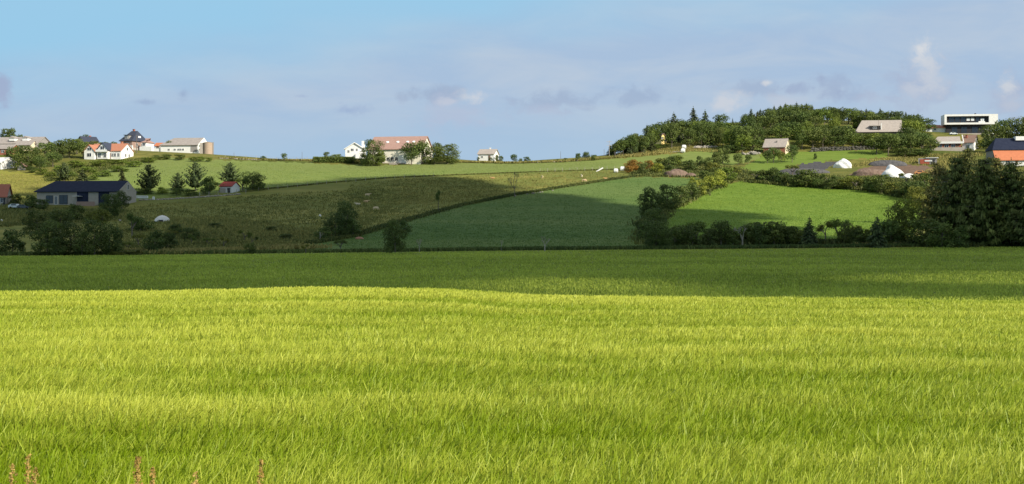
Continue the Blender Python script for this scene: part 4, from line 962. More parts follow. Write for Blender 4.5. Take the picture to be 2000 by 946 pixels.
# ---- the wood on the right hill
T_SKY = tbl('1180:300 1195:288 1210:276 1240:262 1270:250 1300:240 1350:236 1400:240 1445:240 1460:224 1500:209 1550:205 1600:209 1650:213 1665:222 1700:222 1750:218 1790:219 1800:226 1812:244')
T_FR = tbl('1180:304 1200:304 1250:300 1300:291 1400:287 1450:296 1520:292 1560:293 1700:292 1800:294')
WOODCON = '''1231 302 38 16|thin pointed conifer at the low left end of the wood
1240 300 36 14|second thin conifer at the low left end of the wood
1252 298 34 26|dark rounded conifer next to the thin pair in the wood's left end
1264 292 50 22|tall conifer left of the yellow house
1284 268 28 16|slim conifer behind the yellow house
1305 272 44 24|conifer just right of the yellow house
1316 278 60 44|tall broad spruce on the skyline, leftmost of the three tallest over the yellow house
1354 264 55 40|tallest dark spruce in the middle of the wood's left skyline
1377 266 52 42|tall spruce right of the tallest dark one
1431 258 28 11|single small pointed spruce in the skyline gap
1467 254 43 30|pointed spruce at the left shoulder of the big wood'''
for ln in WOODCON.splitlines():
    a, lab = ln.split('|'); u, v, h, w = map(float, a.split()); tree('C', u, v, h, w, 'n', lab)
tree('B', 1409, 256, 30, 30, 'd', 'broad rounded dark tree on the skyline between the spruces and the small pointed one')
for i, (u, top) in enumerate([(1485, 207), (1500, 204), (1512, 203), (1524, 201), (1534, 197), (1545, 200), (1556, 195), (1566, 199), (1575, 196), (1586, 200), (1600, 207)]):
    tree('C', u, 238, 240 - top - 6, R.uniform(20, 36), 'n', 'pointed spruce, %s from the left on the highest skyline of the wood' % ORD(i + 1), 'spruces on the highest skyline')
for i, (u, top) in enumerate([(1674, 212), (1682, 207), (1692, 205), (1699, 211), (1706, 206), (1719, 204), (1726, 210), (1733, 206), (1741, 207), (1749, 206), (1757, 210), (1769, 204), (1776, 209), (1785, 208), (1793, 213)]):
    tree('C', u, 250, 250 - top - 6 - R.choice((0, 0, 4, 8)), R.uniform(16, 30), 'n', 'small pointed spruce, %s from the left in the skyline row behind the long grey house' % ORD(i + 1), 'spruces behind the long grey house')
RNM = ('topmost', 'second highest', 'third highest', 'third lowest', 'second lowest', 'front'); WROW = {}
r2 = random.Random(3)
v_off = 0
for row, fr in enumerate((0.0, .2, .42, .64, .86, 1.0)):
    u = 1192 + row * 5
    while u < 1812:
        vf = float(vtab(T_FR, u)); vr = float(vtab(T_RIDGE, u)) + 2
        v = vr + (vf - vr) * fr + r2.uniform(-2, 2); v = min(v, vf)
        sk = float(vtab(T_SKY, u)); h = r2.choice((24, 34, 40, 48)) * r2.uniform(.85, 1.1) if v > 265 else r2.uniform(18, 44)
        h = min(h, v - sk); w = r2.choice((22, 32, 44)) * r2.uniform(.9, 1.15)
        if u < 1260: h = min(max(h, 20), 24 + (u - 1190) * .42); w = min(w, 24)
        ok = h > 9
        top = v - h
        if 1650 < u < 1775 and v > 264 and top < 262: h = v - 262
        if 1640 < u < 1790 and v <= 264: h = max(h, 28); ok = ok and v < 257
        if 1664 < u < 1768 and 240 < v <= 264 and fr < .45: ok = ok and True
        if 1277 < u < 1306 and v > 266: h = min(h, v - 282); ok = ok and h > 6; w = min(w, 16)
        if 1316 < u < 1336 and v > 279: ok = False
        if 1484 < u < 1552 and v > 268: ok = ok and (v - h) < 270 and v < 284
        if 1796 < u and v > 262: h = min(h, v - 260)
        if ok and h > 6:
            WROW[row] = WROW.get(row, 0) + 1; lab = 'tree, %s from the left in the %s row of the wood' % (ORD(WROW[row]), RNM[row]); grp = 'trees of the hill wood'
            kind = r2.choice(['B', 'B', 'B', 'B', 'C']) if u < 1480 else r2.choice(['B', 'B', 'B', 'B', 'B'])
            tn = r2.choice(['g', 'g', 'd', 'l', 'g', 'h', 'd']); e = tree(kind, u, v, h, w if kind == 'B' else w * .7, tn, ({'g': 'green ', 'd': 'dark ', 'l': 'light ', 'h': 'olive '}[tn] if kind == 'B' else 'pointed conifer ') + lab, grp)
        u += r2.uniform(15, 25)
# low bushes along the skyline bank under the white barn
for u, v, h, w, lb in [(305, 312, 9, 20, 'low round bush at the meadow rim below the red shed'), (325, 312, 10, 22, 'longest low bush at the meadow rim below the white barn'), (351, 313, 11, 22, 'neat dome-shaped bush at the meadow rim below the white barn'),
                       (378, 316, 9, 18, 'low bush at the meadow rim right of the dome-shaped one'), (392, 316, 10, 16, 'low bush at the meadow rim below the silo'), (408, 316, 8, 14, 'last low bush at the meadow rim, right of the silo'), (395, 297, 16, 12, 'dark bush against the front of the silo'),
                       (100, 348, 12, 26, 'olive bush on the left bank above the yellow meadow'), (200, 345, 12, 34, 'olive garden bush low in the slope under the white villa'), (172, 340, 14, 34, 'olive garden bush in the slope left under the villa'),
                       (232, 336, 12, 36, 'garden bush halfway down the slope under the villa'), (262, 326, 11, 34, 'garden bush at the right under the villa'), (290, 318, 10, 30, 'garden bush at the meadow rim right of the villa'), (150, 330, 16, 36, 'olive bush at the upper left of the villa garden'), (195, 328, 14, 36, 'bush right below the front wall of the villa'),
                       (228, 322, 10, 40, 'clipped bush row below the villa terrace'), (120, 340, 16, 34, 'olive bush between the left wood and the blue-green pine'), (142, 348, 12, 26, 'low yellowish bush right of the blue-green pine'), (180, 352, 10, 24, 'low bush at the left tip of the bright meadow'), (80, 342, 12, 26, 'yellowish bush right of the tiny brown shed')]:
    tree('S', u, v, h, w, 'l' if v > 315 else 'g', lb)

# ---------------------------------------------------------------- undergrowth masses
M_TUFT = mat('dry_grass_clumps', (.10, .11, .022), (.33, .28, .09), tone=True, rough=.8, trans=.2)
M_TUFTD = mat('heath_clumps', (.085, .105, .025), (.27, .25, .07), tone=True, rough=.8, trans=.15)
M_BANK = mat('bank_grass', (.05, .085, .02), (.15, .18, .045), tone=True, rough=.8, trans=.2)
M_SCRUB = mat('scrub_leaves', (.035, .055, .012), (.17, .18, .04), tone=True, rough=.7, trans=.2)
tufts('heath_tussocks', uv_pts(P('225,410 300,400 470,385 620,375 760,370 800,400 690,455 600,474 500,490 230,492'), 7000), .30, (.1, .8), M_TUFTD, 'rough tussocky heath covering the shaded pasture', per=5, spread=.5, cat='heath')
tufts('heath_tussocks', uv_pts(P('680,358 930,346 1000,380 900,399 800,427 700,458 690,420'), 2600), .28, (.2, .9), M_TUFTD, 'grass tussocks of the shaded pasture beside the crop field', per=5, spread=.5, cat='tussocks')
tufts('heather_scrub', uv_pts(P('330,430 420,425 540,440 640,465 600,476 500,490 340,492'), 2600), .5, (.1, 1), M_TUFTD, 'brown scrub and dead stalks at the foot of the shaded pasture', per=7, spread=.8, cat='scrub')
tufts('pasture_tussocks', uv_pts(P('760,352 930,344 1060,338 1220,334 1235,345 1100,362 1000,378 860,400 780,400'), 2500), .28, (.2, .8), M_TUFT, 'grass tussocks dotting the sunlit end of the pasture', per=4, spread=.5, cat='tussocks')
bl = [(u, float(vtab(T_EDGE, u)) - 1.2) for u in range(-220, 2300, 40)]
tufts('field_bank_grass', line_pts(bl, 14000, .8), .38, (.1, .8), M_BANK, 'rank grass on the bank behind the lower field', per=5, spread=.35, cat='bank grass')
tufts('field_bank_grass', line_pts([(1330, 478), (1500, 477), (1620, 476), (1700, 479), (1760, 480)], 1600, 1.2), .4, (.5, 1), M_TUFT, 'pale dry grass strip under the bottom right hedge', per=5, spread=.5, cat='dry grass')
tufts('dry_grass', line_pts([(235, 494), (300, 492), (350, 495), (480, 490), (600, 484)], 1600, 2.5), .5, (.3, 1), M_TUFT, 'straw-coloured grass beside the dark bushes at the lower left', per=6, spread=.6, cat='dry grass')
tufts('border_grass', line_pts([(600, 477), (690, 462), (800, 429), (900, 402), (1000, 382), (1100, 366), (1190, 352), (1245, 344)], 3500, .5), .38, (.0, .6), M_SCRUB, 'dark weedy strip between pasture and crop field', per=6, spread=.5, cat='field border')
tufts('border_grass', line_pts([(470, 376), (520, 370), (640, 358), (760, 348), (850, 344), (930, 341), (1060, 336), (1225, 331)], 2200, .35), .28, (.0, .6), M_TUFTD, 'weedy strip along the fence at the top of the pasture', per=5, spread=.4, cat='field border')
tufts('skyline_grass', line_pts([(430, 309), (520, 313), (600, 314), (700, 316)], 900, .6), .4, (.3, 1), M_TUFT, 'dry grass and stones along the left skyline', per=4, spread=.6, cat='dry grass')
tufts('skyline_grass', line_pts([(900, 317), (1000, 319), (1100, 316), (1200, 309), (1300, 299)], 2000, 1.2), .42, (.3, 1), M_TUFT, 'straw grass and stones along the right part of the skyline', per=5, spread=.6, cat='dry grass')
tufts('hillside_scrub', uv_pts(P('1225,330 1300,318 1380,320 1440,330 1500,345 1600,345 1650,345 1790,350 1800,385 1700,368 1560,358 1440,352 1370,348 1240,345'), 4200), .5, (.1, 1), M_SCRUB, 'rough scrub between the fields and the gravel yard', per=7, spread=.8, cat='scrub')
tufts('hillside_scrub', uv_pts(P('1640,330 1720,310 1850,300 1930,300 1850,330 1830,350 1780,345 1830,325 1770,322 1700,324'), 1200), .4, (.4, 1), M_TUFT, 'yellow rough grass around the soil heaps', per=6, spread=.8, cat='rough grass')
tufts('garden_scrub', uv_pts(P('90,345 150,325 190,318 300,310 330,311 262,318 200,334 150,352 95,355'), 2200), .5, (.3, 1), M_SCRUB, 'light green scrub on the slope below the white villa', per=7, spread=.8, cat='scrub')
tufts('garden_scrub', uv_pts(P('0,400 60,405 250,412 240,432 60,440 0,445'), 1600), .4, (.0, .7), M_TUFTD, 'shaded rough grass around the long shaded building', per=6, spread=.8, cat='rough grass')
tufts('hillside_scrub', uv_pts(P('1205,303 1340,286 1480,294 1480,300 1340,297 1240,308'), 1200), .32, (.5, 1), M_TUFT, 'dry straw grass strip under the wood', per=5, spread=.7, cat='dry grass')
tufts('hedge_bottom', line_pts([(1290, 478), (1400, 479), (1560, 477), (1700, 477), (1880, 483)], 2200, 1.2), .6, (.0, .6), M_SCRUB, 'dark bramble growth at the foot of the bottom right hedge', per=8, spread=.9, cat='brambles')
tufts('hedge_bottom', line_pts([(1470, 356), (1560, 364), (1650, 368), (1720, 374), (1790, 390)], 1500, 1.0), .6, (.0, .7), M_SCRUB, 'tangled low hedge along the top of the green field', per=8, spread=.9, cat='hedge')
tufts('hedge_bottom', line_pts([(1275, 480), (1268, 440), (1300, 410), (1350, 385), (1400, 362), (1430, 348)], 1500, 1.0), .6, (.1, .8), M_SCRUB, 'undergrowth of the hedge between crop and green field', per=8, spread=.9, cat='undergrowth')

def crop_pts(n):
    u = rng.uniform(-250, 2250, n); d = (88 ** .4 + (228 ** .4 - 88 ** .4) * rng.uniform(0, 1, n)) ** 2.5; kn = np.arange(-280, 2290, 30); dg = np.linspace(86, 232, 80); G = np.array([zat(k, dg) for k in kn])
    ui = (u + 280) / 30; i0 = ui.astype(int); fx = ui - i0; j = (d - 86) / (146 / 79); j0 = j.astype(int); fy = j - j0
    g = (G[i0, j0] * (1 - fx) + G[i0 + 1, j0] * fx) * (1 - fy) + (G[i0, j0 + 1] * (1 - fx) + G[i0 + 1, j0 + 1] * fx) * fy
    return np.stack([(u - 1000) / F * d, d, g], 1)
M_CROP = mat('young_crop_leaves', (.21, .27, .032), (.50, .57, .08), tone=True, rough=.7, trans=.2)
tufts('lower_crop', crop_pts(60000), .16, (.1, .9), M_CROP, 'short green crop of the shaded lower field', per=4, spread=.3, lean=.3, cat='crop')

M_GF = mat('green_field_blades', (.10, .19, .02), (.24, .33, .05), tone=True, rough=.7, trans=.2); M_CF = mat('crop_field_blades', (.06, .12, .025), (.14, .215, .052), tone=True, rough=.7, trans=.2); M_MF = mat('meadow_blades', (.14, .20, .04), (.27, .31, .08), tone=True, rough=.7, trans=.2)
tufts('field_grass', uv_pts(P('1310,415 1350,386 1402,363 1450,356 1560,364 1650,368 1720,375 1775,388 1790,400 1790,436 1760,470 1600,470 1420,474 1300,480 1285,440'), 14000), .16, (.0, .9), M_GF, 'short bright grass of the green field', per=4, spread=.5, cat='grass')
tufts('field_grass', uv_pts(P('620,478 690,465 800,432 900,404 1000,384 1100,368 1190,354 1250,348 1360,350 1340,376 1290,405 1250,450 1250,484 700,488'), 16000), .14, (.0, .9), M_CF, 'blue-green leaves of the crop field', per=4, spread=.5, cat='crop')
tufts('field_grass', uv_pts(P('200,345 262,316 450,318 700,326 1000,322 1200,316 1200,330 930,338 760,346 640,355 520,366 300,384 262,374'), 12000), .15, (.0, .9), M_MF, 'light green grass of the long meadow', per=4, spread=.6, cat='grass')
tufts('field_grass', uv_pts(P('-60,338 60,342 150,356 92,364 70,382 -60,384'), 2500), .2, (.3, 1), M_TUFT, 'yellowing grass of the hay meadow', per=4, spread=.6, cat='grass')

# clipped hedge left of the great barn, wood-edge stone wall
def hedge(pl, h, label, n, tint='d', name='hedge', wd=1.0):
    pts = line_pts(pl, n, .1); pts[:, 1] += rng.uniform(-wd, wd, n); pts[:, 2] += rng.uniform(0, h, n)
    v, f = cards(pts, rng.normal(size=(n, 3)) + (0, -.6, .4), rng.uniform(.12, .3, n)); o = mesh_obj(name, v, f, M_LEAF, tone=np.repeat(rng.uniform(.2, .7, n), 4)); o.color = (*TINT[tint], 1); tag(o, label, 'hedge')
hedge([(612, 318), (640, 318), (692, 318)], 2.0, 'clipped dark hedge left of the terracotta-roofed barn', 5000, 'g')
M_STONE = mat('field_stone', (.20, .18, .15), (.38, .35, .30), scale=.8, rough=.95, bump=.5); M_STOND = mat('dark_field_stone', (.05, .05, .045), (.13, .12, .10), scale=.8, rough=.95)
def wall_of_stones(name, pl, n, s, m, label, rows=1, cat='stone wall', jit=.2):
    bm = bmesh.new(); pts = line_pts(pl, n, jit)
    for p in pts:
        r = s * R.uniform(.6, 1.2); M_ = Matrix.Translation((p[0], p[1], p[2] + r * .3 + R.randrange(rows) * s * .9)) @ Matrix.Rotation(R.uniform(0, 3), 4, 'Z') @ Matrix.Diagonal((r * 1.4, r, r * .75, 1))
        g = bmesh.ops.create_icosphere(bm, subdivisions=1, radius=1, matrix=M_)
        for vv in g['verts']: vv.co += Vector((R.uniform(-1, 1), R.uniform(-1, 1), R.uniform(-1, 1))) * r * .18
    tag(bmobj(name, bm, m), label, cat)
wall_of_stones('stone_wall', [(1584, 297), (1620, 295), (1680, 293), (1712, 292)], 330, .5, M_STOND, 'dark dry-stone wall along the foot of the wood behind the green paddock', 3)
wall_of_stones('stone_wall', [(430, 310), (500, 313), (600, 314), (640, 315)], 120, .3, M_STONE, 'low stone wall following the left skyline')
wall_of_stones('stone_wall', [(905, 317), (1000, 319), (1100, 317), (1195, 309)], 130, .35, M_STONE, 'low tumbled stone wall along the middle skyline')
wall_of_stones('stone_wall', [(1200, 308), (1260, 302), (1330, 297)], 60, .35, M_STONE, 'short stone wall under the low left end of the wood')
wall_of_stones('stone_wall', [(270, 392), (330, 390), (420, 384), (470, 380)], 200, .3, M_STONE, 'low stone wall behind the pasture below the pines')
wall_of_stones('stone_wall', [(1000, 384), (1040, 379), (1080, 373)], 14, .3, M_STONE, 'few boulders on the field border right of the Y-shaped tree')
wall_of_stones('rock_outcrop', [(1352, 290), (1395, 289)], 16, .8, M_STONE, 'pale rock outcrop on the bank under the wood', cat='rocks', jit=.8)
wall_of_stones('rock_outcrop', [(1456, 303), (1482, 300)], 18, .8, M_STONE, 'pale rocks and gravel left of the red barn', cat='rocks', jit=.9)

# ---------------------------------------------------------------- mounds, heaps, bales, tent, small objects
def mound(name, u, v, w, h, m, label, cat, seed=0, rough=.2, dpf=.7, ndiv=4, peaks=()):
    g = ground(u, v); k = g.y / F; rw = w * k / 2; rh = h * k; bm = bmesh.new()
    bmesh.ops.create_icosphere(bm, subdivisions=ndiv, radius=1); r = random.Random(seed); ph = [(r.uniform(2, 7), r.uniform(2, 7), r.uniform(0, 6)) for _ in range(6)]
    for vv in bm.verts:
        c = vv.co; n = sum(math.sin(c.x * a + c.y * b * .8 + p + c.z * a) for a, b, p in ph) / 6
        s = 1 + rough * n; x, y, z = c.x * rw * s, c.y * rw * dpf * s, (max(c.z, -.25)) * rh * (1 + rough * n)
        for (px, ph_, pw) in peaks: z *= 1 + ph_ * math.exp(-((c.x - px) / pw) ** 2)
        vv.co = (x, y, z)
    o = bmobj(name, bm, m); o.location = g; o.data.polygons.foreach_set('use_smooth', [True] * len(o.data.polygons)); tag(o, label, cat); return o
M_PLAS = mat('white_plastic_sheet', (.82, .82, .80), (.72, .72, .70), scale=.6, rough=.45, bump=.8, bdist=.5); M_SOIL = mat('soil_heap', (.13, .085, .065), (.24, .17, .13), scale=1.2, rough=.95, bump=.7, bdist=.3); M_GRAV = mat('gravel_heap', (.06, .06, .065), (.12, .115, .115), scale=1.5, rough=.95, bump=.6)
mound('plastic_heap', 1646, 328, 34, 14, M_PLAS, 'left lumpy heap under white plastic sheeting, peak at the middle', 'covered heap', 1, .38, peaks=((.05, .2, .4),))
mound('plastic_heap', 1744, 348, 46, 19, M_PLAS, 'right tall heap under white plastic sheeting, half behind bushes', 'covered heap', 2, .38, peaks=((-.3, .3, .45),))
mound('plastic_heap', 1772, 350, 32, 10, M_PLAS, 'low tail of white plastic sheeting beside the right tall heap', 'covered heap', 5, .25)
mound('gravel_heap', 1734, 324, 78, 11, M_GRAV, 'long dark grey gravel heap behind the right white heap', 'gravel heap', 3, .08, .35)
mound('gravel_heap', 1570, 338, 104, 9, M_GRAV, 'long low dark grey heap left of the left white heap', 'gravel heap', 8, .08, .3)
mound('soil_heap', 1703, 343, 76, 13, M_SOIL, 'brown soil heap in front of the gravel heap', 'soil heap', 4, .08, .45)
mound('soil_heap', 1322, 345, 50, 14, M_SOIL, 'purple-brown soil mound above the crop field', 'soil heap', 6, .15, .5)
mound('soil_heap', 1350, 346, 22, 8, M_SOIL, 'small tan mound at the right of the purple-brown one', 'soil heap', 7, .15, .6)
mound('molehill', 702, 468, 18, 5, mat('red_soil', (.30, .15, .10), (.36, .2, .13), scale=2, rough=1), 'small reddish soil mound in the dark crop', 'soil mound', 9, .1, .6, 3)
# dome tent
g = ground(317, 433); e = empty('dome_tent', g, 0, 'white dome-shaped cover in the shaded heath at the left', 'tent'); k = g.y / F
bm = bmesh.new(); rw = 16 * k; rh = 12 * k; ns, nr = 28, 9; rings = []
for i in range(nr):
    a = i / (nr - 1); rr = rw * math.sin(a * math.pi / 2) ** 1.1; zz = rh * math.cos(a * math.pi / 2) ** 1.25; rings.append([bm.verts.new((rr * math.cos(6.283 * j / ns) * (1 - .04 * (j % 4 == 2) * a), rr * math.sin(6.283 * j / ns) * .8, zz)) for j in range(ns)] if i else [bm.verts.new((0, 0, rh))])
for j in range(ns): bm.faces.new((rings[0][0], rings[1][j], rings[1][(j + 1) % ns]))
for i in range(1, nr - 1):
    for j in range(ns): bm.faces.new((rings[i][j], rings[i + 1][j], rings[i + 1][(j + 1) % ns], rings[i][(j + 1) % ns]))
bmobj('canopy', bm, mat('tent_canvas', (.74, .72, .68), (.64, .62, .58), scale=1, rough=.7), e)
vs, fs = tubes([((-rw, 0, .05), .06, (0, 0, rh + .06), .06), ((0, 0, rh + .06), .06, (rw, 0, .05), .06)]); mesh_obj('pole', vs, fs, CONC, e)
part('entrance_flap', e, DARKF, (-.5, .5, -rw * .8 - .05, -rw * .8 + .1, 0, .35))
# round bales, white tank, roof sheet
def bale(u, v, r, label):
    g = ground(u, v); k = g.y / F; bm = bmesh.new(); bmesh.ops.create_cone(bm, cap_ends=True, segments=20, radius1=r * k, radius2=r * k, depth=r * 1.8 * k, matrix=Matrix.Rotation(math.pi / 2, 4, 'Y') @ Matrix.Rotation(.7, 4, 'X'))
    bmesh.ops.bevel(bm, geom=[e_ for e_ in bm.edges if len(e_.link_faces) == 2 and e_.calc_face_angle(0) > 1], offset=r * k * .25, segments=3, affect='EDGES')
    o = bmobj('round_bale', bm, M_PLAS); o.location = g + Vector((0, 0, r * k * .92)); o.rotation_euler.z = .5; tag(o, label, 'bale')
bale(1203, 338, 4.4, 'left white wrapped bale beside the reddish bush'); bale(1216, 335, 5, 'right white wrapped bale beside the reddish bush'); bale(1336, 292, 4.5, 'round white wrapped bale on the bank under the wood'); bale(1334, 299, 4.5, 'beige round bale just below the white one on the bank')
g = ground(1169, 335); o = part('white_trough', None, WFR, (-1.9, 1.9, -.3, .3, .1, .45), bev=.05); o.location = g; o.rotation_euler = (0, -.5, .3); tag(o, 'long white tilted board in the grass left of the two bales', 'board')
g = ground(278, 388); o = part('white_trough', None, WFR, (-1.5, 1.5, -.5, .5, 0, .7), (-1.6, 1.6, -.6, -.502, .55, .75), bev=.03); o.location = g; tag(o, 'white feed trough below the tall open pine', 'trough')
g = ground(300, 391); o = part('white_drum', None, WFR, (-.3, .3, -.3, .3, 0, .9), bev=.12); o.location = g; tag(o, 'small white drum right of the feed trough', 'drum')
g = ground(625, 423); e = mound('white_boulder', 625, 423, 5, 4, M_PLAS, 'small white boulder left of the pasture clump', 'boulder', 12, .1, .8, 2)
mound('pale_boulder', 234, 432, 9, 3, M_STONE, 'flat pale stone above the dark bushes at the left', 'boulder', 13, .1, .8, 2)
# parked cars
M_CARW = mat('pale_car_paint', (.62, .66, .68), rough=.3, spec=.5); M_CARD = mat('dark_car_paint', (.08, .09, .10), rough=.3, spec=.5); RUB = mat('tyre_rubber', (.02, .02, .02), rough=.9)
def car(u, v, rot, m, label, sc=1.0, cat='car'):
    g = ground(u, v); e = empty('parked_car', g, math.radians(rot), label, cat); e.scale = (sc,) * 3
    bm = bmesh.new(); prof = [(-2.1, .35), (2.1, .35), (2.15, .8), (1.1, .95), (.55, 1.42), (-1.2, 1.45), (-1.95, 1.0), (-2.15, .9)]
    A = [bm.verts.new((x, -.85, z)) for x, z in prof]; B = [bm.verts.new((x, .85, z)) for x, z in prof]; bm.faces.new(A); bm.faces.new(B[::-1])
    for i in range(8): bm.faces.new((A[i], B[i], B[(i + 1) % 8], A[(i + 1) % 8]))
    bmesh.ops.bevel(bm, geom=bm.edges[:], offset=.06, segments=2, affect='EDGES'); bmobj('body', bm, m, e)
    part('window', e, GLASS, (-1.1, .45, -.865, -.853, .98, 1.33)); part('window', e, GLASS, (-1.1, .45, .853, .865, .98, 1.33))
    for x in (-1.3, 1.35):
        for y in (-.8, .8):
            bm = bmesh.new(); bmesh.ops.create_cone(bm, cap_ends=True, segments=18, radius1=.33, radius2=.33, depth=.22, matrix=Matrix.Translation((x, y, .33)) @ Matrix.Rotation(math.pi / 2, 4, 'X')); bmobj('wheel', bm, RUB, e)
car(31, 408, -8, M_CARW, 'pale silver car parked by the bushes at the left edge', .85); car(47, 409, -10, M_CARD, 'dark car parked right of the pale silver car', .8)
car(1862, 264, 0, M_CARW, 'small white car parked on the modern house terrace at its left', .75)
car(1798, 342, -12, mat('orange_trailer', (.50, .24, .10), rough=.6), 'orange-tinted old car parked before the yard shed', .95)
g = ground(1778, 336)

# poles and masts
def mast(u, v, hpx, label, r=.09, cross=0, cat='pole', back=0):
    g = ground(u, v); k = g.y / F; e = empty('utility_pole', g, 0, label, cat); h = hpx * k; vs, fs = tubes([((0, 0, -.5), r, (0, 0, h), r * .6)], 8); mesh_obj('post', vs, fs, M_BARK if cat == 'pole' else CONC, e)
    if cross:
        for i in range(cross): part('crossarm', e, CONC, (-1.0, 1.0, -.06 - r, -r, h - .5 - i * 1.3, h - .38 - i * 1.3))
mast(267, 300, 36, 'tall thin pole on the skyline left of the brick house', .16); mast(1190, 305, 30, 'thin weather mast at the left end of the wood', .1, 2, 'mast'); mast(1180, 306, 14, 'short thin post left of the weather mast', .08)
mast(457, 309, 11, 'thin pole on the skyline right of the silo', .07); mast(590, 313, 16, 'thin pole on the skyline, centre left', .07); mast(1095, 314, 18, 'thin pole on the middle skyline', .07); mast(1292, 250, 20, 'flagpole above the yellow house', .08); mast(1201, 306, 10, 'pale stub post beside the mast', .12)
mast(1716, 262, 28, 'thin aerial pole on the long grey house plot', .08)

# fences: posts and wires
def fence(pl, sp, hh, label, m, r=.07, wires=2):
    pl = np.array(pl, float); us_ = np.arange(pl[0, 0], pl[-1, 0] + .1, sp); vs_ = np.interp(us_, pl[:, 0], pl[:, 1]); ps = [ground(a, b) for a, b in zip(us_, vs_)]
    e = empty('wire_fence', ps[0], 0, label, 'fence'); o0 = Vector(ps[0])
    for p in ps:
        q = p - o0; vs, fs = tubes([((q.x, q.y, q.z - .3), r, (q.x + R.uniform(-.05, .05), q.y, q.z + hh * R.uniform(.9, 1.1)), r * .85)], 6); mesh_obj('post', vs, fs, m, e)
    for wi in range(wires):
        segs = [((a - o0).to_tuple()[:2] + ((a - o0).z + hh * (.5 + .4 * wi),), .01, (b - o0).to_tuple()[:2] + ((b - o0).z + hh * (.5 + .4 * wi),), .01) for a, b in zip(ps[:-1], ps[1:])]
        vs, fs = tubes(segs, 4); mesh_obj('wire', vs, fs, CONC, e)
M_POST = mat('weathered_post', (.30, .27, .22), (.42, .38, .32), scale=2)
fence([(505, 373), (640, 359.5), (760, 349.5), (850, 345.5)], 19, 1.2, 'wire fence with grey posts along the left part of the pasture top', M_POST)
fence([(1055, 336.5), (1225, 331.5)], 14.5, 1.2, 'wire fence with pale posts along the sunlit end of the pasture top', M_POST)
fence([(390, 385), (480, 378)], 18, 1.3, 'short wire fence with pale posts before the small shed', M_POST)
fence([(440, 307), (600, 312)], 20, .9, 'low wire fence along the left skyline', M_POST)

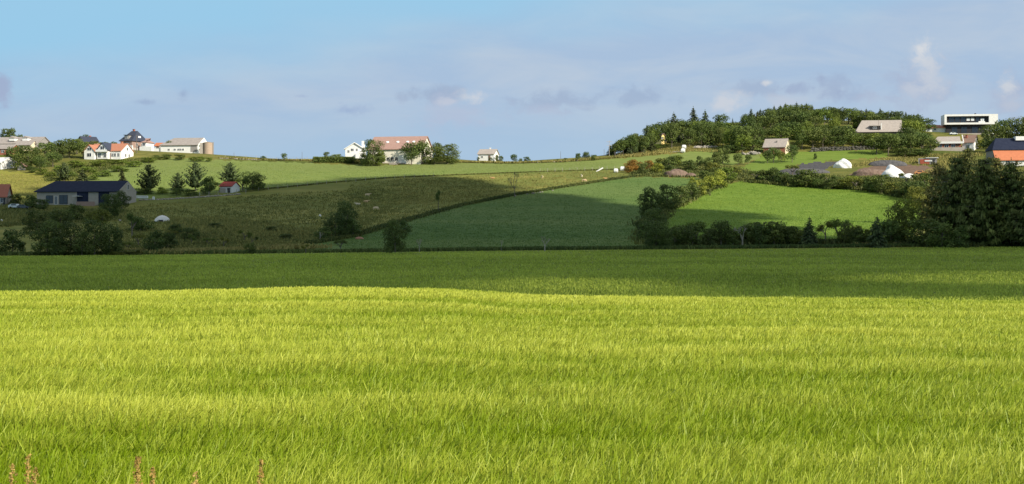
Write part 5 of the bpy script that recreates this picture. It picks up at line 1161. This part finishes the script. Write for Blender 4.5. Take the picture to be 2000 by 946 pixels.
# ---------------------------------------------------------------- cattle
def skin_mesh(name, pts, edges, rad, m):
    me = bpy.data.meshes.new(name); me.from_pydata(pts, edges, []); o = bpy.data.objects.new(name, me); COL.objects.link(o)
    sk = o.modifiers.new('s', 'SKIN'); sub = o.modifiers.new('u', 'SUBSURF'); sub.levels = 2; sub.render_levels = 2
    for i, r in enumerate(rad): o.data.skin_vertices[0].data[i].radius = r if isinstance(r, tuple) else (r, r)
    o.data.skin_vertices[0].data[2].use_root = True
    dg = bpy.context.evaluated_depsgraph_get(); ev = o.evaluated_get(dg); nm = bpy.data.meshes.new_from_object(ev); nm.name = name
    COL.objects.unlink(o); bpy.data.objects.remove(o); nm.materials.clear(); nm.materials.append(m); nm.polygons.foreach_set('use_smooth', [True] * len(nm.polygons)); return nm
M_COW = mat('cattle_hide', (1, 1, 1), obj_color=True, rough=.8)
def cow_mesh(pose):
    #  spine along +x (head at +x)
    zb = {'stand': 1.05, 'graze': 1.05, 'lie': .52}[pose]
    pts = [(-.85, 0, zb + .12), (-.4, 0, zb + .02), (.05, 0, zb - .02), (.55, 0, zb + .05), (.85, 0, zb + .18)]; rad = [(.26, .30), (.33, .36), (.36, .40), (.33, .38), (.20, .24)]
    ed = [(0, 1), (1, 2), (2, 3), (3, 4)]
    def add(p, r, par): pts.append(p); rad.append(r); ed.append((par, len(pts) - 1)); return len(pts) - 1
    if pose == 'graze': a = add((1.15, 0, .75), (.15, .18), 4); b = add((1.32, 0, .42), (.13, .14), a); c = add((1.42, 0, .12), (.09, .09), b)
    else: a = add((1.15, 0, zb + .38), (.15, .18), 4); b = add((1.38, 0, zb + .42), (.14, .14), a); c = add((1.68, 0, zb + .24), (.09, .09), b)
    for s in (-1, 1):
        add((b and pts[b][0] - .02, .24 * s, pts[b][2] + .08), .035, b)      # ears
        if pose == 'lie':
            k = add((.55, .30 * s, .28), .12, 3); k = add((.85, .34 * s, .12), .08, k); add((.55, .36 * s, .08), .06, k)
            k = add((-.70, .34 * s, .32), .17, 0); k = add((-.25, .44 * s, .16), .09, k); add((-.60, .48 * s, .08), .06, k)
        else:
            k = add((.58, .20 * s, .72), .12, 3); k = add((.60 + .06 * s, .21 * s, .40), .075, k); k = add((.58 + .06 * s, .21 * s, .10), .05, k); add((.63 + .06 * s, .21 * s, .04), .065, k)
            k = add((-.78, .20 * s, .78), .16, 0); k = add((-.92 + .05 * s, .21 * s, .46), .08, k); k = add((-.84 + .05 * s, .21 * s, .10), .05, k); add((-.79 + .05 * s, .21 * s, .04), .065, k)
    k = add((-1.08, 0, zb + .22), .04, 0); k = add((-1.14, 0, zb - .2), .03, k); add((-1.13, 0, max(.15, zb - .5)), .045, k)
    return skin_mesh('cow_body', pts, ed, rad, M_COW)
CM = {p: cow_mesh(p) for p in ('stand', 'graze', 'lie')}
for u, v, pose, rz, c, lab in [(718, 385, 'stand', 15, (.62, .52, .38), 'cream cow standing, highest of the cows by the dark pasture clump'), (715, 396, 'lie', 0, (.55, .41, .27), 'light brown cow lying down in the shaded pasture'),
                              (734, 411, 'graze', 25, (.68, .58, .44), 'pale cow grazing with lowered head, nearest of the cows by the dark clump'), (699, 401, 'lie', 170, (.60, .55, .46), 'whitish cow lying at the top of the dark pasture clump'),
                              (962, 350, 'lie', 160, (.52, .34, .18), 'ginger cow lying left of the Y-shaped tree'), (1059, 349, 'graze', 110, (.72, .62, .42), 'small cream cow seen end-on right of the Y-shaped tree'),
                              (1136, 347, 'stand', 100, (.82, .76, .62), 'white cow standing end-on in the sun, upper one of the pair'), (1141, 356, 'graze', -25, (.74, .56, .40), 'cream-brown cow grazing, lower one of the sunny pair'), (1184, 351, 'lie', 180, (.55, .35, .18), 'ginger cow lying near the two white bales'),
                              (505, 0, '', 0, (0, 0, 0), '')]:
    if not pose: continue
    g = ground(u, v); o = bpy.data.objects.new('cow', CM[pose]); COL.objects.link(o); o.location = g; o.rotation_euler.z = math.radians(rz); o.scale = (.64, .64, .64); o.color = (c[0] * .95, c[1] * .88, c[2] * .75, 1); tag(o, lab, 'cow')
g = ground(3, 432); o = mound('white_boulder', 3, 433, 6, 4, M_PLAS, 'small white stone at the left edge below the parked cars', 'boulder', 15, .1, .8, 2)
